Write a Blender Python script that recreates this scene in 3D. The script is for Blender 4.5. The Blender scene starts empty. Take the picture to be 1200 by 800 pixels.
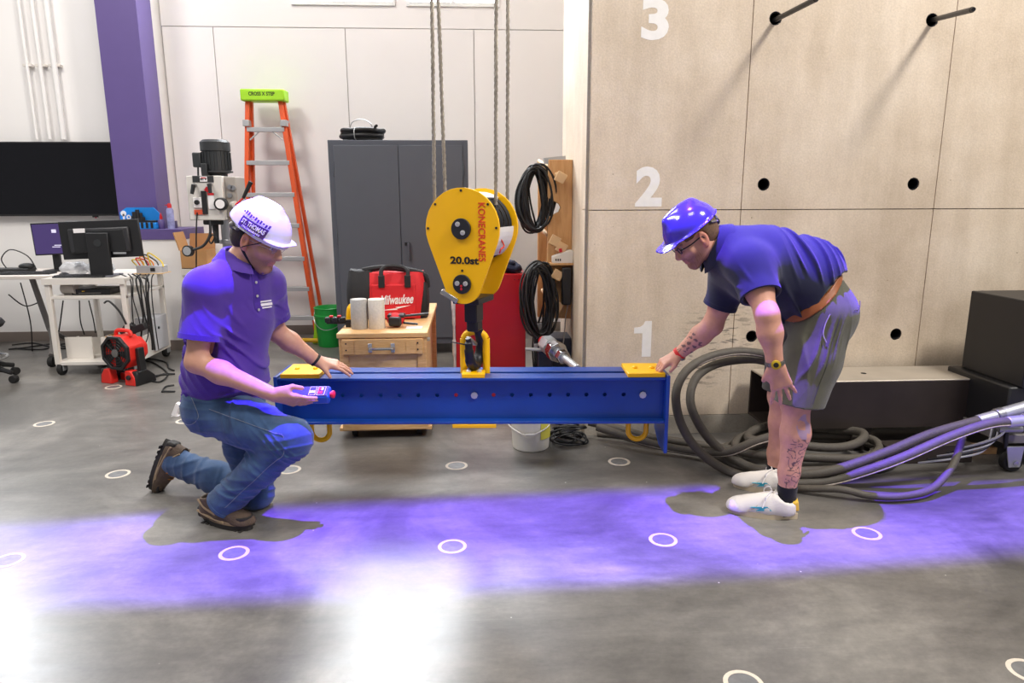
import bpy, bmesh, math, random
import numpy as np
from mathutils import Vector, Matrix
from mathutils.geometry import tessellate_polygon

random.seed(7)
scene = bpy.context.scene
COL = scene.collection
PI = math.pi
Rd = math.radians

# ------------------------------------------------------------------ camera
FPX, PITCH, YAW, ROLL, CAMH = 814.3, .2045, -.0576, -.0029, 1.4607
_cp, _sp, _cy, _sy = math.cos(PITCH), math.sin(PITCH), math.cos(YAW), math.sin(YAW)
FWD = Vector((-_sy*_cp, _cy*_cp, -_sp))
_r = Vector((_cy, _sy, 0)); _u = _r.cross(FWD)
RIGHT = _r*math.cos(ROLL) + _u*math.sin(ROLL)
UP = -_r*math.sin(ROLL) + _u*math.cos(ROLL)
cam_d = bpy.data.cameras.new('camera')
cam_d.sensor_width = 36; cam_d.lens = FPX/1200*36; cam_d.clip_start = .05; cam_d.clip_end = 100
cam = bpy.data.objects.new('camera', cam_d); COL.objects.link(cam)
_m = Matrix((RIGHT, UP, -FWD)).transposed().to_4x4(); _m.translation = (0, 0, CAMH)
cam.matrix_world = _m
scene.camera = cam

def ray(u, v): return RIGHT*((u-600)/FPX) - UP*((v-400)/FPX) + FWD
def at(u, v, Y):
    "point of the room at depth Y seen at photo position (u, v)"
    d = ray(u, v); return Vector((0, 0, CAMH)) + d*(Y/d.y)
def flr(u, v, z=0.):
    d = ray(u, v); return Vector((0, 0, CAMH)) + d*((z-CAMH)/d.z)

# ------------------------------------------------------------------ world, lamps, exposure
def lin(c):
    return tuple((x/255/12.92 if x/255 <= .04045 else ((x/255+.055)/1.055)**2.4) for x in c)
world = bpy.data.worlds.new('hall_ambient'); scene.world = world; world.use_nodes = True
world.node_tree.nodes['Background'].inputs[0].default_value = (.98, .97, 1., 1)
world.node_tree.nodes['Background'].inputs[1].default_value = .40

def area_lamp(name, loc, target, size, watts, color=(1, .96, .9), size_y=None):
    d = bpy.data.lights.new(name, 'AREA'); d.energy = watts; d.color = color
    d.shape = 'RECTANGLE'; d.size = size; d.size_y = size_y or size
    o = bpy.data.objects.new(name, d); COL.objects.link(o); o.location = loc
    o.rotation_euler = (Vector(target)-Vector(loc)).to_track_quat('-Z', 'Y').to_euler()
    return o
area_lamp('high_bay_lamp', (4.2, .6, 6.2), (1.6, 4.1, 1.0), 1.0, 410)
area_lamp('high_bay_lamp', (.3, .3, 6.8), (.3, .9, 0), 1.6, 90)
area_lamp('high_bay_lamp', (-4.2, 2.5, 6.5), (-2.6, 6, .8), 1.4, 210)
area_lamp('high_bay_lamp', (-2.4, 5.0, 6.6), (-1.6, 6.8, 0), 1.4, 105)
def violet_spot(loc, target, half_deg, ratio, watts):
    d = bpy.data.lights.new('crane_line_light', 'SPOT'); d.energy = watts
    d.color = (.125, .035, 1.0); d.spot_size = Rd(half_deg*2); d.spot_blend = .55; d.shadow_soft_size = .035
    o = bpy.data.objects.new('crane_line_light', d); COL.objects.link(o)
    q = (Vector(target)-Vector(loc)).to_track_quat('-Z', 'Y')
    q = q @ Matrix.Rotation(Rd(2.2), 3, 'Z').to_quaternion()
    o.location = loc; o.rotation_euler = q.to_euler()
    o.scale = (1, ratio, 1)
    return o
violet_spot((.35, 3.15, 7.6), (.35, 2.83, 0), 31, .108, 16500)

scene.view_settings.view_transform = 'Standard'
scene.view_settings.look = 'None'
scene.view_settings.gamma = 1
scene.view_settings.use_curve_mapping = False
scene.view_settings.exposure = 0.0
scene.cycles.max_bounces = 6

# ------------------------------------------------------------------ materials
MATS = {}
def mat(name, rgb, rough=.55, metal=0., var=.06, vscale=6., bump=0., bscale=60., spec=.5, emit=None, estr=0., alpha=1., trans=0., coat=0.):
    if name in MATS: return MATS[name]
    m = bpy.data.materials.new(name); m.use_nodes = True
    nt = m.node_tree; N = nt.nodes; L = nt.links
    b = N['Principled BSDF']; col = lin(rgb)
    tc = N.new('ShaderNodeTexCoord')
    nz = N.new('ShaderNodeTexNoise'); nz.inputs['Scale'].default_value = vscale; nz.inputs['Detail'].default_value = 5
    L.new(tc.outputs['Object'], nz.inputs['Vector'])
    rp = N.new('ShaderNodeValToRGB')
    rp.color_ramp.elements[0].position = .3; rp.color_ramp.elements[1].position = .7
    rp.color_ramp.elements[0].color = (*[max(0, c*(1-var)) for c in col], 1)
    rp.color_ramp.elements[1].color = (*[min(1, c*(1+var)) for c in col], 1)
    L.new(nz.outputs['Fac'], rp.inputs['Fac']); L.new(rp.outputs['Color'], b.inputs['Base Color'])
    b.inputs['Roughness'].default_value = rough; b.inputs['Metallic'].default_value = metal
    b.inputs['Specular IOR Level'].default_value = spec
    b.inputs['Coat Weight'].default_value = coat
    if trans: b.inputs['Transmission Weight'].default_value = trans
    if alpha < 1: b.inputs['Alpha'].default_value = alpha
    if emit:
        b.inputs['Emission Color'].default_value = (*lin(emit), 1); b.inputs['Emission Strength'].default_value = estr
    if bump:
        n2 = N.new('ShaderNodeTexNoise'); n2.inputs['Scale'].default_value = bscale; n2.inputs['Detail'].default_value = 4
        L.new(tc.outputs['Object'], n2.inputs['Vector'])
        bp = N.new('ShaderNodeBump'); bp.inputs['Strength'].default_value = bump; bp.inputs['Distance'].default_value = .01
        L.new(n2.outputs['Fac'], bp.inputs['Height']); L.new(bp.outputs['Normal'], b.inputs['Normal'])
    MATS[name] = m; return m

def node_mat(name):
    m = bpy.data.materials.new(name); m.use_nodes = True; MATS[name] = m
    nt = m.node_tree; return m, nt.nodes, nt.links, nt.nodes['Principled BSDF']
def ramp(N, stops):
    r = N.new('ShaderNodeValToRGB'); e = r.color_ramp.elements
    while len(e) < len(stops): e.new(.5)
    for k, (p, c) in enumerate(stops): e[k].position = p; e[k].color = (*c, 1)
    return r
def noise(N, L, tc, scale, detail=6, rough=.55, vec=None, stretch=None, dist=0.):
    n = N.new('ShaderNodeTexNoise'); n.inputs['Scale'].default_value = scale; n.inputs['Detail'].default_value = detail
    n.inputs['Roughness'].default_value = rough; n.inputs['Distortion'].default_value = dist
    src = tc.outputs['Object']
    if stretch:
        mp = N.new('ShaderNodeMapping'); mp.inputs['Scale'].default_value = stretch; L.new(src, mp.inputs['Vector']); src = mp.outputs['Vector']
    L.new(src, n.inputs['Vector']); return n
def mix(N, L, kind, fac, a, b):
    x = N.new('ShaderNodeMix'); x.data_type = 'RGBA'; x.blend_type = kind
    if isinstance(fac, (int, float)): x.inputs[0].default_value = fac
    else: L.new(fac, x.inputs[0])
    for s, v in ((6, a), (7, b)):
        if isinstance(v, tuple): x.inputs[s].default_value = (*v, 1)
        else: L.new(v, x.inputs[s])
    return x.outputs[2]

def concrete_mat(name, lo, mid, hi, pits=True, streak=.35):
    m, N, L, b = node_mat(name); tc = N.new('ShaderNodeTexCoord')
    n1 = noise(N, L, tc, 1.6, 9, .65); r1 = ramp(N, [(.28, lin(lo)), (.5, lin(mid)), (.72, lin(hi))]); L.new(n1.outputs['Fac'], r1.inputs['Fac'])
    n2 = noise(N, L, tc, 7, 6, .6, stretch=(1, 1, .16)); r2 = ramp(N, [(.35, (.82, .8, .77)), (.65, (1.06, 1.06, 1.06))]); L.new(n2.outputs['Fac'], r2.inputs['Fac'])
    c = mix(N, L, 'MULTIPLY', streak*1.6, r1.outputs['Color'], r2.outputs['Color'])
    n3 = noise(N, L, tc, 90, 4); r3 = ramp(N, [(.35, (.9, .9, .9)), (.65, (1.05, 1.05, 1.05))]); L.new(n3.outputs['Fac'], r3.inputs['Fac'])
    c = mix(N, L, 'MULTIPLY', .8, c, r3.outputs['Color'])
    if pits:
        v = N.new('ShaderNodeTexVoronoi'); v.inputs['Scale'].default_value = 13; L.new(tc.outputs['Object'], v.inputs['Vector'])
        rv = ramp(N, [(.035, (.35, .32, .28)), (.06, (1, 1, 1))]); L.new(v.outputs['Distance'], rv.inputs['Fac'])
        n4 = noise(N, L, tc, 2.2, 3); r4 = ramp(N, [(.5, (0, 0, 0)), (.58, (1, 1, 1))]); L.new(n4.outputs['Fac'], r4.inputs['Fac'])
        c = mix(N, L, 'MULTIPLY', r4.outputs['Color'], c, rv.outputs['Color'])
    if pits:      # rubber scuffs where hoses were dragged along the wall
        for cx_, cz_, rad in ((1.52, .62, .28), (1.35, .40, .22)):
            dn = N.new('ShaderNodeVectorMath'); dn.operation = 'DISTANCE'; L.new(tc.outputs['Object'], dn.inputs[0]); dn.inputs[1].default_value = (cx_, 4.11, cz_)
            rd = ramp(N, [(rad*.3, (.8, .8, .8)), (rad, (0, 0, 0))]); L.new(dn.outputs['Value'], rd.inputs['Fac'])
            mp = N.new('ShaderNodeMapping'); mp.inputs['Rotation'].default_value = (0, .7, 0); mp.inputs['Scale'].default_value = (1, 1, 5); L.new(tc.outputs['Object'], mp.inputs['Vector'])
            ns = N.new('ShaderNodeTexNoise'); ns.inputs['Scale'].default_value = 14; ns.inputs['Detail'].default_value = 6; L.new(mp.outputs['Vector'], ns.inputs['Vector'])
            rs = ramp(N, [(.56, (0, 0, 0)), (.64, (1, 1, 1))]); L.new(ns.outputs['Fac'], rs.inputs['Fac'])
            c = mix(N, L, 'MIX', mix(N, L, 'MULTIPLY', 1., rd.outputs['Color'], rs.outputs['Color']), c, (.13, .115, .1))
    L.new(c, b.inputs['Base Color']); b.inputs['Roughness'].default_value = .8; b.inputs['Specular IOR Level'].default_value = .25
    bp = N.new('ShaderNodeBump'); bp.inputs['Strength'].default_value = .12; bp.inputs['Distance'].default_value = .01
    L.new(n3.outputs['Fac'], bp.inputs['Height']); L.new(bp.outputs['Normal'], b.inputs['Normal'])
    return m

def floor_mat():
    m, N, L, b = node_mat('polished_concrete'); tc = N.new('ShaderNodeTexCoord')
    n1 = noise(N, L, tc, 1.1, 10, .62, dist=.6)
    r1 = ramp(N, [(.3, lin((76, 74, 71))), (.5, lin((109, 106, 102))), (.7, lin((146, 142, 136)))]); L.new(n1.outputs['Fac'], r1.inputs['Fac'])
    n2 = noise(N, L, tc, 9, 8, .7, stretch=(.5, 1.4, 1)); r2 = ramp(N, [(.32, (.66, .66, .68)), (.68, (1.2, 1.18, 1.15))]); L.new(n2.outputs['Fac'], r2.inputs['Fac'])
    c = mix(N, L, 'MULTIPLY', .75, r1.outputs['Color'], r2.outputs['Color'])
    n5 = noise(N, L, tc, 45, 5, .7); r5 = ramp(N, [(.3, (.86, .86, .86)), (.7, (1.08, 1.08, 1.08))]); L.new(n5.outputs['Fac'], r5.inputs['Fac'])
    c = mix(N, L, 'MULTIPLY', .8, c, r5.outputs['Color'])
    v = N.new('ShaderNodeTexVoronoi'); v.inputs['Scale'].default_value = 7; L.new(tc.outputs['Object'], v.inputs['Vector'])
    rv = ramp(N, [(.018, (1, 1, 1)), (.03, (0, 0, 0))]); L.new(v.outputs['Distance'], rv.inputs['Fac'])
    n6 = noise(N, L, tc, 3, 2); r6 = ramp(N, [(.52, (0, 0, 0)), (.56, (1, 1, 1))]); L.new(n6.outputs['Fac'], r6.inputs['Fac'])
    msk = mix(N, L, 'MULTIPLY', 1., rv.outputs['Color'], r6.outputs['Color'])
    c = mix(N, L, 'MIX', msk, c, (.62, .6, .55))
    mp = N.new('ShaderNodeMapping'); mp.inputs['Rotation'].default_value = (0, 0, .6); mp.inputs['Scale'].default_value = (.9, 70, 1); L.new(tc.outputs['Object'], mp.inputs['Vector'])
    n7 = N.new('ShaderNodeTexNoise'); n7.inputs['Scale'].default_value = 1.; n7.inputs['Detail'].default_value = 2; L.new(mp.outputs['Vector'], n7.inputs['Vector'])
    r7 = ramp(N, [(.70, (0, 0, 0)), (.78, (.14, .14, .14))]); L.new(n7.outputs['Fac'], r7.inputs['Fac'])
    c = mix(N, L, 'MIX', r7.outputs['Color'], c, (.45, .44, .42))
    L.new(c, b.inputs['Base Color'])
    rr = N.new('ShaderNodeMapRange'); rr.inputs['To Min'].default_value = .24; rr.inputs['To Max'].default_value = .40
    L.new(n2.outputs['Fac'], rr.inputs['Value']); L.new(rr.outputs['Result'], b.inputs['Roughness'])
    b.inputs['Specular IOR Level'].default_value = .5
    bp = N.new('ShaderNodeBump'); bp.inputs['Strength'].default_value = .05; bp.inputs['Distance'].default_value = .004
    L.new(n2.outputs['Fac'], bp.inputs['Height']); L.new(bp.outputs['Normal'], b.inputs['Normal'])
    return m

def wood_mat(name, a, bcol, scale=9., axis=(1, 9, 9)):
    m, N, L, b = node_mat(name); tc = N.new('ShaderNodeTexCoord')
    n = noise(N, L, tc, scale, 5, .6, stretch=axis, dist=1.2); r = ramp(N, [(.3, lin(a)), (.7, lin(bcol))]); L.new(n.outputs['Fac'], r.inputs['Fac'])
    L.new(r.outputs['Color'], b.inputs['Base Color']); b.inputs['Roughness'].default_value = .55
    return m

# ------------------------------------------------------------------ mesh builder
def basis(d, up=Vector((0, 0, 1))):
    d = Vector(d).normalized()
    if abs(d.dot(up)) > .97: up = Vector((0, 1, 0)) if abs(d.y) < .9 else Vector((1, 0, 0))
    x = up.cross(d).normalized(); y = d.cross(x); return x, y, d
def smooth_path(pts, n=8, closed=False):
    P = [Vector(p) for p in pts]; out = []; k = len(P)
    for i in range(k if closed else k-1):
        if closed: a, b, c, d = P[(i-1) % k], P[i], P[(i+1) % k], P[(i+2) % k]
        else: a, b, c, d = P[max(i-1, 0)], P[i], P[i+1], P[min(i+2, k-1)]
        for j in range(n):
            t = j/n
            out.append(.5*((2*b)+(c-a)*t+(2*a-5*b+4*c-d)*t*t+(3*b-a-3*c+d)*t**3))
    if not closed: out.append(P[-1])
    return out

class MB:
    def __init__(s): s.v = []; s.f = []; s.M = None
    def add(s, vs, fs):
        o = len(s.v); s.v += [Vector(v) for v in vs]; s.f += [tuple(i+o for i in f) for f in fs]; return s
    def box(s, x0, x1, y0, y1, z0, z1, rot=None, piv=None):
        vs = [Vector((x, y, z)) for x in (x0, x1) for y in (y0, y1) for z in (z0, z1)]
        if rot is not None:
            p = Vector(piv) if piv is not None else Vector(((x0+x1)/2, (y0+y1)/2, (z0+z1)/2)); vs = [rot @ (v-p)+p for v in vs]
        return s.add(vs, [(0, 1, 3, 2), (4, 6, 7, 5), (0, 4, 5, 1), (2, 3, 7, 6), (0, 2, 6, 4), (1, 5, 7, 3)])
    def cyl(s, p0, p1, r0, r1=None, n=16, cap=True):
        p0 = Vector(p0); p1 = Vector(p1); r1 = r0 if r1 is None else r1
        x, y, d = basis(p1-p0); vs = []
        for p, r in ((p0, r0), (p1, r1)):
            vs += [p+(x*math.cos(2*PI*k/n)+y*math.sin(2*PI*k/n))*r for k in range(n)]
        fs = [(k, (k+1) % n, n+(k+1) % n, n+k) for k in range(n)]
        if cap: fs += [tuple(range(n-1, -1, -1)), tuple(range(n, 2*n))]
        return s.add(vs, fs)
    def tube(s, pts, r, n=8, closed=False, sm=6, flat=1.):
        P = smooth_path(pts, sm, closed) if sm else [Vector(p) for p in pts]
        k = len(P); rs = r if isinstance(r, (list, tuple)) else None
        t0 = (P[1]-P[0]).normalized(); x, y, _ = basis(t0); vs = []
        for i, p in enumerate(P):
            a = P[(i-1) % k] if (closed or i) else P[0]; b = P[(i+1) % k] if (closed or i < k-1) else P[-1]
            t = (b-a).normalized()
            x = (x-t*x.dot(t)); x = x.normalized() if x.length > 1e-6 else basis(t)[0]; y = t.cross(x)
            rr = r if rs is None else rs[min(len(rs)-1, int(i*len(rs)/k))]
            vs += [p+(x*math.cos(2*PI*j/n)+y*math.sin(2*PI*j/n)*flat)*rr for j in range(n)]
        fs = [(i*n+j, i*n+(j+1) % n, ((i+1) % k)*n+(j+1) % n, ((i+1) % k)*n+j) for i in range(k if closed else k-1) for j in range(n)]
        if not closed: fs += [tuple(range(n-1, -1, -1)), tuple(range((k-1)*n, k*n))]
        return s.add(vs, fs)
    def lathe(s, prof, n=24, c=(0, 0, 0), axis=(0, 0, 1), cap=True):
        x, y, d = basis(Vector(axis)); c = Vector(c); vs = []
        for r, h in prof: vs += [c+d*h+(x*math.cos(2*PI*k/n)+y*math.sin(2*PI*k/n))*max(r, 1e-5) for k in range(n)]
        fs = [(i*n+k, i*n+(k+1) % n, (i+1)*n+(k+1) % n, (i+1)*n+k) for i in range(len(prof)-1) for k in range(n)]
        if cap: fs += [tuple(range(n-1, -1, -1)), tuple(range((len(prof)-1)*n, len(prof)*n))]
        return s.add(vs, fs)
    def prism(s, poly, y0, y1, holes=(), T=None):
        "poly in (a,b); extruded along third axis; T maps (a,y,b) to space"
        T = T or (lambda a, y, b: Vector((a, y, b)))
        loops = [list(poly)]+[list(h) for h in holes]
        flat = [p for l in loops for p in l]; n = len(flat)
        tris = tessellate_polygon([[Vector((p[0], p[1], 0)) for p in l] for l in loops])
        vs = [T(p[0], y0, p[1]) for p in flat]+[T(p[0], y1, p[1]) for p in flat]
        fs = [tuple(t) for t in tris]+[tuple(i+n for i in reversed(t)) for t in tris]
        o = 0
        for l in loops:
            k = len(l); fs += [(o+i, o+(i+1) % k, n+o+(i+1) % k, n+o+i) for i in range(k)]; o += k
        return s.add(vs, fs)
    def ball(s, c, r, n=12, m=8):
        r = r if isinstance(r, (tuple, list)) else (r, r, r); c = Vector(c); vs = []
        for i in range(m+1):
            a = PI*i/m-PI/2
            vs += [c+Vector((r[0]*math.cos(a)*math.cos(2*PI*k/n), r[1]*math.cos(a)*math.sin(2*PI*k/n), r[2]*math.sin(a))) for k in range(n)]
        return s.add(vs, [(i*n+k, i*n+(k+1) % n, (i+1)*n+(k+1) % n, (i+1)*n+k) for i in range(m) for k in range(n)])
    def xf(s, fn):
        s.v = [fn(v) for v in s.v]; return s
    def build(s, name, m, parent=None, bevel=0., smooth=False, origin=None, seg=2, angle=40):
        me = bpy.data.meshes.new(name)
        org = Vector(origin) if origin is not None else Vector((0, 0, 0))
        me.from_pydata([v-org for v in s.v], [], s.f)
        bm = bmesh.new(); bm.from_mesh(me); bmesh.ops.remove_doubles(bm, verts=bm.verts, dist=1e-6)
        bmesh.ops.recalc_face_normals(bm, faces=bm.faces); bm.to_mesh(me); bm.free()
        ob = link(name, me, m, parent); ob.location = org
        if smooth: smooth_mesh(me, angle)
        if bevel:
            md = ob.modifiers.new('bevel', 'BEVEL'); md.width = bevel; md.segments = seg; md.limit_method = 'ANGLE'; md.angle_limit = Rd(35)
            smooth_mesh(me, 40)
        return ob
def smooth_mesh(me, angle=40):
    me.polygons.foreach_set('use_smooth', [True]*len(me.polygons))
    try: me.set_sharp_from_angle(angle=Rd(angle))
    except Exception: pass
def link(name, me, m, parent=None):
    ob = bpy.data.objects.new(name, me); COL.objects.link(ob)
    for q in (m if isinstance(m, (list, tuple)) else [m]): me.materials.append(q)
    if parent is not None: ob.parent = parent
    return ob
def tag(o, label, cat, group=None):
    o['label'] = label; o['category'] = cat
    if group: o['group'] = group
    return o
def thing(name, label, cat, loc=(0, 0, 0), rotz=0., group=None):
    o = bpy.data.objects.new(name, None); COL.objects.link(o); o.empty_display_size = .1
    o.location = loc; o.rotation_euler = (0, 0, rotz); return tag(o, label, cat, group)
def struct(o): o['kind'] = 'structure'; return o
def dup(root, loc=None, label=None, rotz=None):
    r = root.copy(); COL.objects.link(r)
    if loc is not None: r.location = loc
    if rotz is not None: r.rotation_euler = (0, 0, rotz)
    if label: r['label'] = label
    for ch in list(root.children):
        c = ch.copy(); COL.objects.link(c); c.parent = r
        for g in list(ch.children):
            d = g.copy(); COL.objects.link(d); d.parent = c
    return r
def text_mesh(txt, size, depth=.002, bold=0., shear=0., align='CENTER', spacing=1.):
    cu = bpy.data.curves.new('lettering', 'FONT'); cu.body = txt; cu.size = size; cu.extrude = depth; cu.offset = bold
    cu.shear = shear; cu.align_x = align; cu.align_y = 'CENTER'; cu.space_character = spacing; cu.resolution_u = 4
    o = bpy.data.objects.new('lettering', cu); COL.objects.link(o)
    me = bpy.data.meshes.new_from_object(o.evaluated_get(bpy.context.evaluated_depsgraph_get()))
    bpy.data.objects.remove(o); bpy.data.curves.remove(cu); return me
def lettering(txt, m, parent, X, Yv, pos, size, width=None, height=None, name='lettering', **kw):
    "text lying in the plane of unit vectors X (reading) and Yv (up) at pos (parent-local)"
    me = text_mesh(txt, size, **kw)
    co = [v.co.copy() for v in me.vertices]
    x0, x1 = min(c.x for c in co), max(c.x for c in co); y0, y1 = min(c.y for c in co), max(c.y for c in co)
    sx = width/(x1-x0) if width else 1; sy = height/(y1-y0) if height else (sx if width else 1)
    if not width and height: sx = sy
    X = Vector(X).normalized(); Yv = Vector(Yv).normalized(); Z = X.cross(Yv); pos = Vector(pos)
    for v, c in zip(me.vertices, co): v.co = pos+X*((c.x-(x0+x1)/2)*sx)+Yv*((c.y-(y0+y1)/2)*sy)+Z*c.z
    return link(name, me, m, parent)
def circle(cx, cz, r, n=20, a0=0): return [(cx+r*math.cos(a0+2*PI*k/n), cz+r*math.sin(a0+2*PI*k/n)) for k in range(n)]
# ------------------------------------------------------------------ common materials
M_floor = floor_mat()
M_conc = concrete_mat('board_formed_concrete', (190, 172, 150), (209, 192, 171), (221, 206, 187))
M_concgrey = concrete_mat('grey_concrete', (150, 142, 130), (165, 158, 147), (178, 171, 160), pits=False)
M_white = mat('white_paint', (237, 234, 232), .55, var=.015, vscale=2)
M_white2 = mat('white_panel', (240, 236, 235), .5, var=.012, vscale=2)
M_base = mat('grey_baseboard', (128, 116, 108), .6)
M_purple = mat('purple_paint', (93, 77, 134), .45, var=.03)
M_black = mat('black_plastic', (28, 28, 30), .45)
M_rubber = mat('black_rubber', (24, 23, 23), .7)
M_dkmetal = mat('dark_steel', (44, 44, 47), .4, .6)
M_chrome = mat('chrome', (200, 202, 206), .18, 1.)
M_steel = mat('brushed_steel', (170, 170, 172), .35, .9)
M_zinc = mat('zinc_plate', (192, 194, 196), .4, .7)
M_yellow = mat('safety_yellow', (252, 190, 0), .42, var=.03, spec=.4)
M_blue = mat('beam_blue', (22, 66, 150), .28, var=.12, vscale=5, spec=.5)
M_red = mat('red_paint', (190, 18, 28), .35, var=.05)
M_cable = mat('black_cable', (22, 22, 24), .5)
M_cream = mat('cream_metal', (222, 216, 208), .45, var=.02)
M_paint = mat('painted_white_lettering', (232, 228, 222), .75, var=.03, vscale=30)
M_hole = mat('dark_bore', (14, 13, 12), .9)
M_screw = mat('screw_head', (205, 203, 198), .35, .5)

M_seamw = mat('panel_joint_filler', (196, 192, 190), .6)
# ------------------------------------------------------------------ floor
S = .9144
fl_ = struct(MB().box(-10, 8, -5, 9.2, -.2, 0).build('floor', M_floor))
M_ring = mat('grout_ring', (206, 194, 178), .7, var=.1, vscale=40)
M_plug = mat('steel_plug', (120, 120, 120), .45, .3, var=.15, vscale=30)
ringm = MB(); n = 28
for (ro, ri, z) in ((.062, .047, .0012),):
    vs = [(r*math.cos(2*PI*k/n), r*math.sin(2*PI*k/n), zz) for r, zz in ((ro, .0), (ro-.001, z), (ri, z), (ri, .0)) for k in range(n)]
    ringm.add(vs, [(i*n+k, i*n+(k+1) % n, (i+1)*n+(k+1) % n, (i+1)*n+k) for i in range(3) for k in range(n)])
rg = ringm.build('anchor_ring', M_ring, fl_, smooth=True); rmesh = rg.data
plugm = MB().lathe([(.0465, 0), (.0465, .0009), (.012, .0009), (.009, .0004), (.0, .0004)], 24, cap=False).build('anchor_plug', M_plug, fl_)
first = True
for j in (-1, 0, 1, 2, 3):
    for i in range(-1, 6):
        x, y = S*(-2.1096+i), S*(2.9997+j)
        d = Vector((x, y, -CAMH)); w = d.dot(FWD); u = 600+FPX*d.dot(RIGHT)/w; v = 400-FPX*d.dot(UP)/w
        if not (-20 < u < 1220 and v < 815) or (j >= 3 and i > 1) or (j == 2 and i > 2): continue
        if first: a, b = rg, plugm; first = False
        else:
            a = rg.copy(); b = plugm.copy(); COL.objects.link(a); COL.objects.link(b)
        a.location = (x, y, .0002); b.location = (x, y, .0002)

# ------------------------------------------------------------------ concrete reaction wall
YW = 4.11
wr = MB().box(.70, 6.0, YW+.3, 5.42, 0, 5.6).build('wall_right', M_conc); struct(wr)
HP = [(895, 216), (1070.5, 215.5), (881, 394), (1050, 391.5), (909, 21.5), (1092.5, 23.5)]
holes = [at(u, v, YW) for u, v in HP]
for k in range(3):
    h = holes[2*k+1]; holes.append(Vector((h.x+S, h.y, h.z)))
xs = [.69, 1.60, 2.785, 3.98, 6.0]; zs = [.118, 1.385, 3.82, 5.6]; g = .0025
for i in range(4):
    for j in range(3):
        x0, x1, z0, z1 = xs[i]+g, xs[i+1]-g, zs[j]+g, zs[j+1]-g
        hs = [circle(h.x, h.z, .037, 24) for h in holes if x0 < h.x < x1 and z0 < h.z < z1]
        pn = MB().prism([(x0, z0), (x1, z0), (x1, z1), (x0, z1)], YW, YW+.31, hs).build('concrete_panel', M_conc, wr)
        for h in holes:
            if x0 < h.x < x1 and z0 < h.z < z1:
                sl = MB(); sl.tube([(h.x, YW+.012, h.z), (h.x, YW+.33, h.z)], .0365, 20, sm=0)
                t = MB(); m_ = 20
                vs = [(h.x+r*math.cos(2*PI*k/m_), yy, h.z+r*math.sin(2*PI*k/m_)) for r, yy in ((.037, YW+.006), (.031, YW+.006), (.031, YW+.3), (.0, YW+.3)) for k in range(m_)]
                t.add(vs, [(q*m_+k, q*m_+(k+1) % m_, (q+1)*m_+(k+1) % m_, (q+1)*m_+k) for q in range(3) for k in range(m_)])
                t.build('sleeve', M_dkmetal, pn, smooth=True)
struct(MB().box(.69, 6, YW-.004, YW+.31, 0, .116).build('baseboard_right', M_concgrey))
for txt, (u0, v0, u1, v1) in (('1', (742, 376, 764, 418)), ('2', (744, 195, 777, 242)), ('3', (751, -2, 785, 47))):
    a, b = at(u0, v1, YW), at(u1, v0, YW)
    if txt == '1':
        w_, h_ = b.x-a.x, b.z-a.z
        MB().prism([(a.x+w_*x, a.z+h_*z) for x, z in ((.48, 0), (1, 0), (1, 1), (.62, 1), (.52, .9), (.34, .84), (0, .82), (0, .66), (.48, .66))], YW-.0012, YW-.0001).build('painted_number', M_paint, wr)
        continue
    lettering(txt, M_paint, wr, (1, 0, 0), (0, 0, 1), ((a.x+b.x)/2, YW-.0006, (a.z+b.z)/2), .3, width=b.x-a.x, height=b.z-a.z, depth=.0005, bold=.012, name='painted_number')
# grey concrete strip added in place of the chamfered corner
MB().box(.672, .69, YW+.02, YW+.03, 0, 5.6).build('corner_strip', M_concgrey, wr)
# rods in the upper holes
for (u0, v0, u1, v1, lab) in ((905, 25, 958, -2, 'black threaded rod in upper wall hole nearer the painted 3'), (1090, 25, 1141, 11, 'black threaded rod in upper wall hole farther from the painted 3')):
    h = at(u0+4, v0-2, YW)
    d = at(u1, v1, 3.55)-h
    t = thing('threaded_rod', lab, 'rod', h, group='rods in the concrete wall')
    a = -d.normalized()*.05
    MB().cyl(a, d*.97, .014, n=12).build('shaft', M_dkmetal, t, smooth=True)
    MB().cyl(d*.97, d, .0125, .010, n=12).build('tip', M_dkmetal, t, smooth=True)

# ------------------------------------------------------------------ back walls
YB = 7.6; YL = 7.42
wb = struct(MB().box(-3.06, 6, YB+.02, YB+.2, 0, 6.0).build('wall_back', M_seamw))
px = [-3.05]+[at(u, 30, YB).x for u in (249, 404, 555)]+[1.9]
WIN = [(-1.73, -.76), (-.59, .29)]; WZ0, WZ1 = 3.39, 4.75
for i in range(len(px)-1):
    MB().box(px[i]+.004, px[i+1]-.004, YB, YB+.03, .1, 3.135).build('wall_panel', M_white2, wb)
ux = [-3.05, WIN[0][0], WIN[0][1], WIN[1][0], WIN[1][1], 1.9]
for i in range(0, 5, 2):
    MB().box(ux[i], ux[i+1], YB, YB+.03, 3.143, 6.0).build('wall_panel', M_white2, wb)
for a, b in WIN:
    MB().box(a, b, YB, YB+.03, 3.143, WZ0).build('wall_panel', M_white2, wb); MB().box(a, b, YB, YB+.03, WZ1, 6.0).build('wall_panel', M_white2, wb)
M_pane = mat('bright_window_pane', (250, 250, 250), .3, emit=(244, 249, 255), estr=52.)
M_frame = mat('white_window_frame', (240, 240, 238), .4)
def window(nm, x0, x1, y, z0, z1):
    w = MB().box(x0, x1, y-.005, y+.03, z0, z1).build(nm, M_pane)
    struct(w)
    for bx in ((x0-.03, x1+.03, z0-.04, z0), (x0-.03, x1+.03, z1, z1+.04), (x0-.03, x0, z0, z1), (x1, x1+.03, z0, z1), ((x0+x1)/2-.015, (x0+x1)/2+.015, z0, z1)):
        MB().box(bx[0], bx[1], y-.02, y, bx[2], bx[3]).build('window_frame', M_frame, w)
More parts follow.
